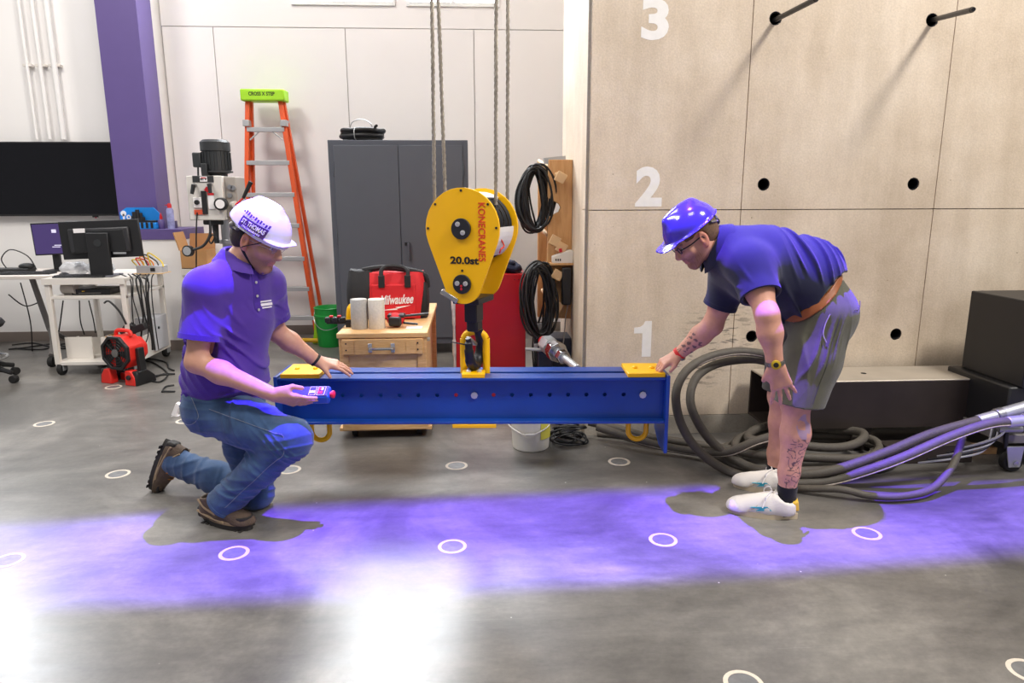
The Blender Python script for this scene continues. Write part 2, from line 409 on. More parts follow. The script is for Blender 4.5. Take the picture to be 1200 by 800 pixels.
window('window_1', *WIN[0], YB, WZ0, WZ1); window('window_2', *WIN[1], YB, WZ0, WZ1)
wl = struct(MB().box(-10, -3.06, YL, YB+.2, 0, 6).build('wall_left', M_white))
window('window_3', -6.0, -5.05, YL, 3.1, 4.75)
struct(MB().box(-10, -3.42, YL-.012, YL, 0, .1).build('baseboard_left', M_base))
struct(MB().box(-3.05, 1.9, YB-.012, YB, 0, .1).build('baseboard_back', M_base))
# far left side wall and seam on the left wall
for z in (1.98,):
    MB().box(-10, -3.06, YL-.0015, YL, z-.004, z+.004).build('wall_seam', M_cream, wl)
# purple column and its half-height plinth
cl = at(129, 165, 7.0).x; cr = at(176, 165, 7.0).x
col = struct(MB().box(cl, cr, 7.0, 7.012, 1.17, 6).build('trim_1', M_purple, bevel=.002))
M_purple_d = mat('deep_purple_paint', (56, 40, 104), .4, var=.03)
MB().box(cr-.012, cr, 7.012, 7.30, 1.17, 6).build('column_web', M_purple, col)
MB().box(cl, cr, 7.30, 7.31, 1.17, 6).build('column_flange', M_purple, col)
sx0, sx1 = cl-.06, at(213, 275, 6.85).x
pl = struct(MB().box(sx0, sx1-.005, 6.86, 7.42, 0, 1.075).build('wall_plinth', M_white))
MB().box(sx0-.01, sx1, 6.845, 7.42, 1.075, 1.175).build('ledge', M_purple, pl, bevel=.004)
MB().box(sx0, sx1, 6.85, 6.86, 0, .1).build('base_strip', M_base, pl)
# conduit pipes on the left wall
for k, (u0, u1, r, lab) in enumerate(((19, 46, .016, 'thin white conduit pipe above television, farthest from the purple column'), (36, 60, .02, 'middle white conduit pipe of three above the television'), (52, 77, .027, 'thick white conduit pipe above television, nearest the purple column'))):
    a, b = at(u0, 0, YL-.05), at(u1, 165, YL-.05); xx = (a.x+b.x)/2
    t = thing('conduit_pipe', lab, 'pipe', (xx, YL-.05, 2.03), group='conduit pipes on the left wall')
    MB().cyl((0, 0, 0), (0, 0, 3.8), r, n=14).build('pipe', M_white, t, smooth=True)
    MB().box(-r-.025, r+.025, -r*.3, .05, .68, .705).build('clamp', M_cream, t, bevel=.003)

# ------------------------------------------------------------------ lifting beam (parallel to the camera's picture plane)
bc = at(553, 443, 3.4); BR = Vector((math.cos(YAW), math.sin(YAW), 0)); BN = Vector((-math.sin(YAW), math.cos(YAW), 0))
BYAW = YAW
bl = thing('lifting_beam', 'long blue steel lifting beam with yellow pads hanging between the two men', 'beam', bc, BYAW)
dist = (bc-Vector((0, 0, CAMH))).dot(FWD)
def bx_(u): return (u-553)*(dist/FPX)          # beam-local x of a photo column
def zb(v):
    p = Vector((0, 0, CAMH)); d = ray(553, v); return (p+d*((bc-p).dot(BN)/d.dot(BN))).z-bc.z
HB = zb(497)   # bottom (negative)
x0, x1 = bx_(325), bx_(781)
zh = zb(466)
hx = [bx_(u) for u in (375, 397.5, 420, 443, 465.6, 488, 510.5, 533, 578, 600, 622.5, 645, 667, 689, 711, 733.5)]
W = .235
web = [(x0, HB+.012), (x1, HB+.012), (x1, -.012), (x0, -.012)]
MB().prism(web, .052, .06, [circle(h, zh, .0105, 14) for h in hx]).build('front_web', M_blue, bl)
MB().prism(web, W-.06, W-.052, [circle(h, zh, .0105, 14) for h in hx]).build('rear_web', M_blue, bl)
for nm, ya, yb in (('front_flange', 0, .1), ('rear_flange', W-.1, W)):
    MB().box(x0, x1, ya, yb, -.014, 0).build('top_'+nm, M_blue, bl, bevel=.003)
    MB().box(x0, x1, ya, yb, HB, HB+.014).build('bottom_'+nm, M_blue, bl, bevel=.003)
for (xa, xb) in ((x0-.018, x0), (x1, x1+.018)):
    zt = zb(531)
    s_ = 1 if xa > 0 else -1
    MB().prism([(-.012, .012), (W+.012, .012), (W+.012, zt+.06 if s_ > 0 else HB-.02), (W*.5, zt if s_ > 0 else HB-.02), (-.012, zt if s_ > 0 else HB)], xa, xb,
               T=lambda a, y, b: Vector((y, a, b))).build('end_plate', M_blue, bl, bevel=.003)
for u in (555, 756, 352):
    MB().lathe([(.0, .0), (.016, 0), (.018, .004), (.018, .012), (0, .013)], 8, (bx_(u), .052, zh), (0, -1, 0), cap=False).build('bolt', M_zinc, bl)
M_redplug = mat('red_plug', (200, 30, 40), .4)
for u in (533, 578): MB().cyl((bx_(u), .056, zh), (bx_(u), .09, zh), .0104, n=12).build('plug', M_redplug, bl)
def pad(ua, ub, ya, yb, za=0., h=.022):
    p = MB().box(bx_(ua), bx_(ub), ya, yb, za, za+h).build('pad', M_yellow, bl, bevel=.003)
    w = bx_(ub)-bx_(ua)
    for q in (.28, .75):
        MB().lathe([(.013, 0), (.013, .006), (.008, .011), (0, .012)], 10, (bx_(ua)+w*q, ya+(yb-ya)*.5, za+h), cap=False).build('pad_bolt', M_yellow if w > .15 else M_screw, p, smooth=True)
pad(328, 374, .004, W-.01); pad(736, 780, .004, W-.01); pad(541, 568, .0, .09)
MB().box(bx_(529), bx_(581), -.004, .1, HB-.02, HB).build('lower_pad', M_yellow, bl, bevel=.003)
# centre bail and bottom shackles
zt = zb(395)+.0; xa, xb = bx_(542), bx_(569); r_ = (xb-xa)/2
arc = [(xa, .125, -.02), (xa, .125, zt-r_*.8)]+[((xa+xb)/2-r_*math.cos(a), .125, zt-r_*.8+r_*.9*math.sin(a)) for a in np.linspace(.25, PI-.25, 8)]+[(xb, .125, zt-r_*.8), (xb, .125, -.02)]
MB().tube(arc, .019, 12, sm=4).build('bail', M_yellow, bl, smooth=True)
for u in (754, 364):
    xa, xb = bx_(u-11), bx_(u+11); r_ = (xb-xa)/2; zl = zb(524)
    arc = [(xa, .12, HB+.02), (xa, .12, zl+r_)]+[((xa+xb)/2-r_*math.cos(a), .12, zl+r_-r_*math.sin(a)) for a in np.linspace(.3, PI-.3, 8)]+[(xb, .12, zl+r_), (xb, .12, HB+.02)]
    MB().tube(arc, .0135, 12, sm=4).build('shackle', M_yellow, bl, smooth=True)
MB().tube([bl.matrix_world.inverted() @ Vector((0, 0, 0)) + Vector(p) - (bl.matrix_world.inverted() @ Vector((0, 0, 0))) for p in ((bx_(538), .1, zb(407)), (bx_(544), .098, zb(408.5)), (bx_(527), .1, zb(405)))], .003, 6, sm=4).build('cable_tie', M_black, bl)

# ------------------------------------------------------------------ hook block
HY = 3.53
hb_c = at(541, 268, HY-.16)
hk = thing('hook_block', 'yellow crane hook block marked 20.0st hanging above the blue beam', 'hook block', (hb_c.x, hb_c.y, hb_c.z), Rd(-24))
k_ = (hb_c-Vector((0, 0, CAMH))).dot(FWD)/FPX
def teardrop(n=20, R=.193, r=.098, dz=-.265, cx=0.):
    b = math.asin((R-r)/abs(dz))
    P = [(cx+R*math.cos(a), R*math.sin(a)) for a in np.linspace(-b, PI+b, n)]
    P += [(cx+r*math.cos(a), dz+r*math.sin(a)) for a in np.linspace(PI+b, 2*PI-b, n)]
    return P
TH = .25
rim = teardrop()
fp = MB().prism(rim, 0, .014).build('front_plate', M_yellow, hk, bevel=.003)
bp_ = MB().prism(rim, TH, TH+.014).build('rear_plate', M_yellow, hk, bevel=.003)
for (cx, cz, r) in ((0, 0, .05), (0, -.265, .047)):
    hub = MB().cyl((cx, -.014, cz), (cx, 0, cz), r, n=28).build('hub_cap', M_black, fp, bevel=.002)
    for s_ in ((-.014, .022), (.012, -.018)) if cz == 0 else ((-.022, .004), (.022, .004)):
        MB().lathe([(.012, 0), (.012, .005), (.004, .006), (.004, .002), (0, .002)], 12, (cx+s_[0], -.014, cz+s_[1]), (0, -1, 0), cap=False).build('screw', M_screw, fp, smooth=True)
for z in (-.273, -.288): MB().cyl((0, -.018, z), (0, -.012, z), .006, n=10).build('red_button', M_redplug, fp)
for ang in (90, 140, 40, 180, 2): MB().cyl((.179*math.cos(Rd(ang)), -.004, .179*math.sin(Rd(ang))), (.179*math.cos(Rd(ang)), .001, .179*math.sin(Rd(ang))), .006, n=8).build('rivet', M_black, fp)
MB().cyl((0, -.003, -.2), (0, .001, -.2), .006, n=8).build('rivet', M_black, fp)
for y in (.04, .095, .15, .205):
    MB().lathe([(.05, -.014), (.16, -.014), (.165, -.022), (.168, -.022), (.168, -.018), (.15, -.004), (.15, .004), (.168, .018), (.168, .022), (.165, .022), (.16, .014), (.05, .014)], 28, (0, y+.012, 0), (0, 1, 0)).build('sheave', M_dkmetal, hk, smooth=True)
M_drum = mat('white_guard', (222, 220, 214), .5)
gpts = [(.172*math.cos(a), .172*math.sin(a)) for a in np.linspace(Rd(-52), Rd(2), 8)]; gpts += [(.166*math.cos(a), .166*math.sin(a)) for a in np.linspace(Rd(2), Rd(-52), 8)]
MB().prism(gpts, .014, TH).build('guard', M_drum, hk)
gpts = [(.174*math.cos(a), .174*math.sin(a)) for a in np.linspace(Rd(58), Rd(118), 8)]; gpts += [(.168*math.cos(a), .168*math.sin(a)) for a in np.linspace(Rd(118), Rd(58), 8)]
MB().prism(gpts, .014, TH).build('guard', M_drum, hk)
M_redtext = mat('red_lettering', (224, 62, 24), .5); M_blacktext = mat('black_lettering', (26, 22, 18), .5)
MB().tube([(.160, .1, -.05), (.166, .13, -.085), (.162, .1, -.1), (.150, .11, -.12)], .004, 6).build('guard_mark', M_redtext, hk)
lettering('KONECRANES', M_redtext, fp, (0, 0, -1), (1, 0, 0), (.105, -.0012, -.015), .05, width=.275, height=.036, depth=.0008, bold=.0006)
lettering('20.0st', M_blacktext, fp, (1, 0, 0), (0, 0, 1), (.012, -.0012, -.15), .05, width=.15, height=.036, depth=.0008, bold=.0016)
MB().box(-.07, .07, .03, TH-.02, -.37, -.34).build('crosshead', M_dkmetal, hk, bevel=.004)
MB().box(-.12, -.02, -.012, .02, -.34, -.315, Matrix.Rotation(Rd(28), 3, 'Y')).build('guard_rail', M_chrome, hk, bevel=.003)
MB().box(-.034, .034, .085, .175, -.47, -.36).build('swivel', M_dkmetal, hk, bevel=.006)
MB().box(-.028, .034, .09, .17, -.52, -.46).build('shank', M_dkmetal, hk, bevel=.012)
hkp = [(x_, y_, z_-.045) for x_, y_, z_ in [(.0, .16, -.46), (.012, .185, -.52), (.008, .20, -.58), (0, .18, -.63), (0, .13, -.655), (0, .085, -.63), (0, .065, -.58), (0, .06, -.53), (0, .055, -.50)]]
MB().tube(hkp, [.026, .028, .03, .03, .03, .028, .024, .02, .014], 12, sm=6).build('hook', M_dkmetal, hk, smooth=True)
MB().box(-.012, .012, .05, .15, -.575, -.56, Matrix.Rotation(Rd(-30), 3, 'X')).build('latch', M_steel, hk, bevel=.003)
# wire ropes
M_rope = mat('wire_rope', (150, 141, 128), .5, .45, var=.25, vscale=60)
def rope(pa, pb, r, lab):
    t = thing('wire_rope', lab, 'rope', pb, group='wire ropes of the hook block')
    d = pa-pb; L_ = d.length; d.normalize(); x, y, _ = basis(d)
    for s_ in range(3):
        tw = [d*(L_*i/130)+(x*math.cos(i*.62+s_*2.094)+y*math.sin(i*.62+s_*2.094))*r*.5 for i in range(131)]
        MB().tube(tw, r*.56, 6, sm=0).build('strand', M_rope, t, smooth=True)
for (ua, va, ub, vb, Yr, lab) in ((505.5, -60, 509.5, 262, 3.46, 'leftmost grey wire rope rising from the yellow hook block'), (511.5, -60, 523, 262, 3.56, 'slanting grey wire rope beside the leftmost one above the hook block'),
                            (581.5, -60, 581, 240, 3.42, 'thicker straight grey wire rope entering the right of the hook block'), (595.5, -60, 594.5, 262, 3.56, 'rightmost grey wire rope entering behind the yellow hook block')):
    rope(at(ua, va, Yr), at(ub, vb, Yr), .0092, lab)
# ------------------------------------------------------------------ grey storage cabinet
M_cab = mat('slate_cabinet', (84, 88, 98), .5, var=.02)
M_cabd = mat('slate_cabinet_door', (88, 92, 101), .5, var=.02)
cy = 6.5; ca, cb = at(391, 300, cy), at(550, 300, cy); cw = cb.x-ca.x; ch = 1.965
cab = thing('storage_cabinet', 'tall slate grey two-door metal storage cabinet with black hose on top', 'cabinet', (ca.x, cy, 0))
MB().box(0, cw, 0, .5, .1, ch).build('body', M_cab, cab, bevel=.003)
for k, (a, b) in enumerate(((.05, .5*cw-.003), (.5*cw+.003, cw-.05))):
    d = MB().box(a, b, -.014, 0, .16, ch-.045).build('door', M_cabd, cab, bevel=.003)
    hx_ = a-.012 if k == 0 else b+.002
    for z in (.35, 1.05, 1.65): MB().box(hx_, hx_+.01, -.016, 0, z, z+.13).build('hinge', M_cab, d, bevel=.002)
    if k == 1:
        MB().box(a+.03, a+.075, -.028, -.014, 1.03, 1.06).build('handle_plate', M_dkmetal, d, bevel=.003)
        MB().box(a+.055, a+.075, -.045, -.028, .89, 1.055).build('handle', M_cab, d, bevel=.006)
for x in (.02, cw-.06):
    for y in (.02, .44): MB().box(x, x+.04, y, y+.04, 0, .1).build('foot', M_dkmetal, cab)
# hose coil on the cabinet
hc = at(425, 162, cy+.22); t = thing('hose_coil', 'black coiled hose lying on top of the grey cabinet', 'hose', (hc.x, cy+.22, ch))
for k in range(4):
    R_ = .17+.02*(k % 2); z = .022+.03*(k//1)*.8
    MB().tube([((R_+random.uniform(-.015, .015))*math.cos(a), (R_*.8)*math.sin(a), z+random.uniform(-.006, .006)) for a in np.linspace(0, 2*PI, 12, endpoint=False)], .019, 8, closed=True, sm=4).build('coil', M_cable, t, smooth=True)
for a in (.8, 2.4, 4.5): MB().tube([(.19*math.cos(a)+.035*math.cos(b)*math.cos(a), .155*math.sin(a)+.035*math.cos(b)*math.sin(a), .06+.05*math.sin(b)) for b in np.linspace(0, 2*PI, 8, endpoint=False)], .004, 5, closed=True, sm=3).build('tie', M_zinc, t)
MB().tube([(-.12, 0, .08), (-.09, 0, .17), (0, 0, .2), (.08, 0, .16), (.1, 0, .08)], .004, 6).build('wire_loop', M_steel, t)
MB().tube([(.12, -.1, .1), (.14, -.12, .13), (.15, -.14, .13)], .012, 8).build('hose_end', M_rubber, t)

# ------------------------------------------------------------------ step ladder
M_orange = mat('orange_fibreglass', (226, 88, 34), .45, var=.04); M_lime = mat('lime_plastic', (168, 226, 40), .45)
M_alu = mat('aluminium_tread', (196, 196, 198), .4, .6, var=.05)
lo = at(312, 402, 7.15); ld = thing('step_ladder', 'orange fibreglass step ladder with lime green top leaning on the white wall', 'ladder', (lo.x, 7.15, 0))
def L3(u, v, Y): return at(u, v, Y)-Vector(ld.location)
Lt, Lb, Rt, Rb = L3(291, 118, 7.35), L3(288, 401, 7.12), L3(329, 118, 7.35), L3(373, 400, 7.12)
def rail(nm, a, b, w=.075, d=.028, m=M_orange, off=Vector((0, 0, 0))):
    x, y, z = basis(b-a, Vector((0, 1, 0)))
    mb = MB(); q = [x*(-d/2)+y*(-w/2), x*(d/2)+y*(-w/2), x*(d/2)+y*(w/2), x*(-d/2)+y*(w/2)]
    mb.add([a+off+p for p in q]+[b+off+p for p in q], [(0, 1, 2, 3), (7, 6, 5, 4)]+[(i, (i+1) % 4, 4+(i+1) % 4, 4+i) for i in range(4)])
    return mb.build(nm, m, ld, bevel=.004)
rail('rail', Lt, Lb, d=.042); rail('rail', Rt, Rb, d=.042)
bo = Vector((0, .13, 0)); rail('rear_rail', Lt+Vector((.02, .03, 0)), Lb+Vector((.06, .17, .0)), .05, .03); rail('rear_rail', Rt+Vector((.02, .03, 0)), Rb+Vector((.05, .16, 0)), .05, .03)
MB().box(Lt.x-.05, Rt.x+.06, Lt.y-.09, Lt.y+.09, Lt.z-.01, Lt.z+.1).build('top_cap', M_lime, ld, bevel=.012)
lettering('CROSS X STEP', M_blacktext, ld, (1, 0, 0), (0, 0, 1), ((Lt.x+Rt.x)/2, Lt.y-.0915, Lt.z+.055), .04, width=.25, height=.035, depth=.0008, bold=.001)
for vy in (151, 189, 226, 262, 301, 337, 372):
    f = (vy-118)/(401-118); a = Lt.lerp(Lb, f); b = Rt.lerp(Rb, f)
    MB().box(a.x, b.x, a.y-.045, a.y+.045, a.z-.02, a.z+.022).build('tread', M_alu, ld, bevel=.003)
    if vy == 151:
        for s_, e in ((a, 1), (b, -1)): MB().cyl((s_.x+.02*e, s_.y-.03, s_.z-.1), (s_.x+.12*e, s_.y-.03, s_.z-.015), .008, n=8).build('brace', M_alu, ld)
        for s_ in (a, b): MB().box(s_.x-.03, s_.x+.03, s_.y-.06, s_.y+.05, s_.z+.03, s_.z+.09).build('bracket', M_alu, ld, bevel=.003)
for b in (Lb, Rb):
    MB().prism([(-.05, 0), (.06, 0), (.03, .1), (.015, .28), (-.01, .28), (-.03, .1)], -.05, .05).xf(lambda v, b=b: v+Vector((b.x, b.y, b.z*0))).build('foot', M_lime, ld, bevel=.006)

# ------------------------------------------------------------------ green bucket
M_green = mat('green_plastic', (22, 150, 58), .4, var=.04)
gb = at(389, 400, 7.0); t = thing('bucket', 'green plastic bucket standing on floor beside the ladder', 'bucket', (gb.x, 6.98, 0))
MB().lathe([(0, 0), (.125, 0), (.13, .01), (.148, .3), (.158, .305), (.158, .32), (.15, .325), (.152, .385), (.158, .39), (.15, .395), (.143, .385), (.12, .02), (0, .02)], 28, cap=False).build('pail', M_green, t, smooth=True)
MB().tube([(-.155, 0, .34), (-.14, -.07, .25), (-.05, -.16, .19), (.06, -.16, .2), (.14, -.07, .26), (.155, 0, .34)], .004, 6).build('handle', M_steel, t)
hs = at(362, 391, 7.0); tag(MB().tube([(-.16, .02, .03), (-.1, 0, .045), (0, -.02, .05), (.1, .0, .04), (.17, .03, .035)], .022, 8).build('yellow_pipe', mat('yellow_hose', (226, 172, 20), .5), smooth=True, origin=(0, 0, .0)), 'short yellow hose piece on floor beside the green bucket', 'hose').location = (hs.x, 7.02, 0)

# ------------------------------------------------------------------ wooden workbench with bag, cylinders and tools
M_ply = wood_mat('birch_wood', (196, 150, 96), (222, 182, 130), 6, (1.5, 6, 14)); M_ply2 = wood_mat('birch_panel', (206, 168, 116), (226, 192, 144), 4, (2, 2, 9))
by = 4.13; a, b = at(396, 391, by), at(499, 391, by); bw = b.x-a.x; bh = a.z
wb_ = thing('workbench', 'birch wood mobile workbench with metal drawer pull behind the beam', 'workbench', (a.x, by, 0))
D = 1.2
MB().box(-.01, bw+.01, 0, D, bh-.03, bh).build('top', M_ply, wb_, bevel=.004)
for x in (0, bw-.055):
    for y in (.01, D-.06): MB().box(x, x+.055, y, y+.055, .09, bh-.03).build('leg', M_ply, wb_, bevel=.003)
MB().box(0, bw, -.005, .02, .06, .1).build('lower_rail', M_ply, wb_, bevel=.003)
MB().box(-.02, bw+.02, .0, D, .055, .075).build('base_board', M_ply, wb_)
dr = MB().box(.02, bw-.02, -.008, .03, bh-.13, bh-.035).build('drawer', M_ply, wb_, bevel=.003)
for x in (.03, bw-.12): MB().box(x, x+.06, -.012, -.008, bh-.125, bh-.04).build('drawer_corner', M_ply, dr)
for x in (bw*.36, bw*.62): MB().box(x-.012, x+.012, -.018, -.008, bh-.115, bh-.06).build('pull_plate', M_zinc, dr, bevel=.002)
MB().tube([(bw*.36, -.012, bh-.088), (bw*.37, -.04, bh-.088), (bw*.49, -.045, bh-.088), (bw*.61, -.04, bh-.088), (bw*.62, -.012, bh-.088)], .009, 8).build('pull', M_chrome, dr, smooth=True)
for x in (.045, bw-.05):
    for z in (bh-.06, bh-.1): MB().cyl((x, -.0125, z), (x, -.006, z), .005, n=8).build('screw', M_dkmetal, dr)
MB().box(.05, bw-.05, .02, .03, .1, bh-.13).build('front_panel', M_ply2, wb_)
MB().box(bw-.045, bw-.03, .06, D-.06, .1, bh-.05).build('side_panel', M_ply2, wb_)
MB().box(.03, .045, .06, D-.06, .1, bh-.05).build('side_panel', M_ply2, wb_)
for x in (.06, bw-.06):
    for y in (.08, D-.08):
        MB().cyl((x-.015, y, .028), (x+.015, y, .028), .028, n=14).build('caster', M_rubber, wb_)
MB().cyl((bw+.0, .1, bh-.06), (bw+.018, .1, bh-.06), .012, n=10).build('side_bolt', M_zinc, wb_)
# tool bag
M_bagred = mat('red_canvas', (206, 24, 34), .7, bump=.3, bscale=220); M_bagblk = mat('black_canvas', (26, 25, 27), .75, bump=.3, bscale=220)
M_wht = mat('white_print', (236, 232, 232), .6)
ba, bb = at(414, 371, 4.62), at(497, 371, 4.62); gw = bb.x-ba.x
bag = thing('tool_bag', 'red and black canvas tool bag with white lettering on the workbench', 'bag', (ba.x, 4.62, bh))
def bagshape(xa, xb, ya, yb, zt, nm, m, bul=.03, slope=0.):
    mb = MB(); nx, nz = 10, 8; ring = []
    for j in range(nz+1):
        f = j/nz; z = zt*f; ins = .10*f**2
        row = []
        for i in range(32):
            ang = 2*PI*i/32; c, s = math.cos(ang), math.sin(ang); p = 5
            rr = (abs(c)**p+abs(s)**p)**(-1/p)
            w_ = (xb-xa)/2*(1-ins*.25)+bul*math.sin(PI*f)*.4; d_ = (yb-ya)/2*(1-ins*4*.55)+bul*math.sin(PI*f)
            row.append(Vector(((xa+xb)/2+rr*c*w_, (ya+yb)/2+rr*s*d_, z+slope*(rr*c)*f*(-.06)+.008*math.sin(5*ang)*f)))
        ring.append(row)
    vs = [v for r in ring for v in r]
    mb.add(vs, [(j*32+i, j*32+(i+1) % 32, (j+1)*32+(i+1) % 32, (j+1)*32+i) for j in range(nz) for i in range(32)]+[tuple(range(31, -1, -1)), tuple(range(nz*32, nz*32+32))])
    return mb.build(nm, m, bag, smooth=True, angle=60)
zt_ = at(450, 315, 4.7).z-bh
bagshape(.0, gw, 0, .24, zt_*.93, 'body', M_bagred)
bagshape(-.03, .13, -.004, .246, zt_*.97, 'end_panel', M_bagblk, .033)
bagshape(gw-.05, gw+.02, .02, .24, zt_*.72, 'end_panel', M_bagblk, .02)
MB().tube([(.06, .12, zt_*.96), (.2, .1, zt_*1.02), (.36, .1, zt_*.97), (gw-.0, .11, zt_*.86), (gw+.02, .12, zt_*.6)], .02, 8, sm=6).build('zip_rim', M_bagblk, bag, smooth=True)
for x, in ((.2,), (.37,)):
    MB().box(x-.02, x+.02, -.046, -.02, zt_*.66, zt_*.9).build('strap', M_bagblk, bag, bevel=.003)
MB().tube([(.2, -.03, zt_*.86), (.2, -.01, zt_*1.0), (.24, .02, zt_*1.07), (.33, .02, zt_*1.05), (.37, -.01, zt_*.98), (.37, -.03, zt_*.86)], .014, 6, sm=6).build('handle', M_bagblk, bag, smooth=True)
MB().box(.13, gw-.05, -.036, .01, .01, zt_*.72).build('front_pocket', M_bagred, bag, bevel=.008)
lettering('Milwaukee', M_wht, bag, (1, 0, .04), (0, 0, 1), (.295, -.0375, zt_*.42), .08, width=.22, height=.062, depth=.001, bold=.0018, shear=.35)
MB().prism([(.18, zt_*.2), (.30, zt_*.245), (.285, zt_*.265), (.385, zt_*.3), (.29, zt_*.225), (.30, zt_*.21)], -.0385, -.0362).build('bolt_mark', M_wht, bag)
# two concrete test cylinders
M_cyl1 = concrete_mat('test_concrete_grey', (158, 156, 152), (176, 174, 170), (190, 188, 184), pits=False); M_cyl2 = concrete_mat('test_concrete_cream', (198, 192, 180), (212, 206, 195), (222, 217, 207), pits=False)
for u, m, lab in ((421, M_cyl1, 'grey concrete test cylinder standing on the workbench'), (441.5, M_cyl2, 'cream concrete test cylinder standing on the workbench next to the grey one')):
    p = at(u, 391, 4.27); z1 = at(u, 351, 4.27).z-bh
    tag(MB().lathe([(0, 0), (.049, 0), (.051, .003), (.051, z1-.003), (.049, z1), (0, z1)], 28, cap=False).build('concrete_cylinder', m, smooth=True), lab, 'test cylinder', 'concrete test cylinders on the bench').location = (p.x, 4.30, bh)
# power tools on the bench
p = at(464, 384, 4.34); t = thing('power_tool', 'red and black cordless tool lying beside the cream cylinder', 'tool', (p.x, 4.34, bh))
MB().ball((.0, 0, .045), (.055, .05, .045), 14, 10).build('housing', M_bagred, t, smooth=True)
MB().box(-.04, .04, -.055, .0, .01, .07).build('battery', M_black, t, bevel=.012)
MB().box(-.05, .06, -.03, .05, .06, .082).build('cover', M_black, t, bevel=.01)
MB().cyl((.05, .02, .065), (.2, .06, .07), .008, n=8).build('bit', M_dkmetal, t)
MB().cyl((.05, -.03, .03), (.14, -.03, .02), .007, n=8).build('rod', M_dkmetal, t)
tag(MB().box(-.05, .05, -.04, .04, 0, .0015).build('paper_tag', M_wht), 'white paper label lying on the workbench by the cordless tool', 'paper').location = (at(487, 384, 4.4).x, 4.3, bh+.001)
p = at(402, 384, 4.36); t = thing('bar_clamp', 'red and black clamp overhanging the bench edge beside the grey cylinder', 'clamp', (p.x, 4.36, bh))
MB().box(-.1, .07, -.012, .012, .02, .045).build('bar', M_black, t, bevel=.004)
for x in (-.09, -.045, .0): MB().box(x-.018, x+.018, -.02, .02, .03, .062).build('block', M_black, t, bevel=.005)
for x in (-.07, -.02): MB().box(x-.012, x+.012, -.012, .012, .06, .074).build('trigger', M_redplug, t, bevel=.004)
MB().box(.02, .05, -.02, .02, 0, .03).build('foot', M_black, t)
MB().tube([(.03, .05, .03), (.035, .06, .1), (.06, .07, .13), (.09, .08, .13)], .018, 8).build('yellow_grip', M_yellow, t, smooth=True)

# ------------------------------------------------------------------ red tool cabinet
ry = 4.95; a, b = at(533, 330, ry), at(616, 318, ry); rw = b.x-a.x; rz = at(600, 321, ry).z
rc = thing('tool_cabinet', 'glossy red steel tool cabinet behind the hook block', 'cabinet', (a.x, ry, 0))
MB().box(0, rw, 0, .3, .06, rz).build('body', M_red, rc, bevel=.006)
M_film = mat('white_peeling_film', (212, 206, 206), .5, var=.15, vscale=30)
MB().tube([(-.012, .01, .1+i*(rz-.14)/14) for i in range(15)], [.014, .01, .016, .009, .013, .017, .01], 6, sm=3).build('edge_guard', M_film, rc)
for x in (.03, rw-.03):
    for y in (.03, .27): MB().cyl((x, y, 0), (x, y, .06), .02, n=10).build('foot', M_black, rc)
for x in (rw-.08, rw-.05): MB().cyl((x, -.003, rz-.04), (x, .003, rz-.04), .004, n=8).build('rivet', M_black, rc)
M_navy = mat('navy_cloth', (32, 36, 60), .9, bump=.5, bscale=40)
t = thing('folded_cloth', 'crumpled navy blue cloth lying on the red tool cabinet', 'cloth', (a.x+rw-.1, ry+.12, rz))
MB().ball((0, 0, .035), (.085, .1, .04), 16, 10).xf(lambda v: v+Vector((0, 0, .014*math.sin(v.x*60)*math.cos(v.y*45)))).build('fabric', M_navy, t, smooth=True)
MB().ball((-.02, -.02, .07), (.055, .06, .025), 12, 8).build('fold', M_navy, t, smooth=True)

# ------------------------------------------------------------------ cable rack on the end of the wall
M_pine = wood_mat('pine_board', (190, 140, 88), (214, 168, 116), 4, (8, 8, 1)); M_peg = mat('beech_peg', (214, 178, 134), .55)
ky = 4.85; o = at(650, 380, ky); rk = thing('cable_rack', 'pine board cable rack with slanted pegs at the end of the concrete wall', 'rack', (o.x, ky, 0))
def K(u, v, Y=ky): return at(u, v, Y)-Vector(rk.location)
p0, p1, p2, p3 = K(643, 187), K(672, 187), K(668, 373), K(641, 373)
notch = [K(643, 187), K(671, 187), K(669, 373), K(641, 373), K(641, 335), K(650, 341), K(651, 336), K(641, 326), K(642, 255), K(655, 248), K(657, 243), K(655, 239), K(642, 231)]
MB().prism([(q.x, q.z) for q in notch], 0, .04).build('upright', M_pine, rk, bevel=.003)
q0, q1 = K(630, 195, ky+.45), K(646, 370, ky+.45)
MB().box(q0.x, q1.x, .4, .44, q1.z, q0.z).build('rear_upright', M_pine, rk, bevel=.003)
MB().box(p1.x-.02, p1.x+.03, .03, .45, p3.z+.05, p0.z).build('back_board', M_pine, rk)
MB().box(p0.x-.03, p0.x+.12, .02, .06, p0.z-.02, p0.z+.02, Matrix.Rotation(Rd(-6), 3, 'Y')).build('metal_strip', M_zinc, rk)
for (ua, va, ub, vb) in ((632, 189, 657, 208), (636, 270, 650, 282), (654, 277, 658, 290), (638, 312, 653, 322), (636, 340, 653, 359)):
    a, b = K(ua, va, ky+.3), K(ub, vb, ky-.06)
    pg = MB().cyl(a, b, .017, n=10).build('peg', M_peg, rk, smooth=True)
    MB().box(b.x-.034, b.x+.034, b.y-.02, b.y+.012, b.z-.034, b.z+.034, Matrix.Rotation(Rd(28), 3, 'Y')).build('peg_block', M_peg, pg, bevel=.004)
sa, sb = K(645, 304, ky-.08), K(676, 308, ky-.08)
MB().box(sa.x, sb.x, -.09, .1, sb.z-.015, sb.z).build('shelf', M_pine, rk, bevel=.002)
sc_ = K(672, 345); MB().box(sc_.x, sc_.x+.018, -.09, .0, sc_.z, sb.z-.015).build('shelf_bracket', M_pine, rk)
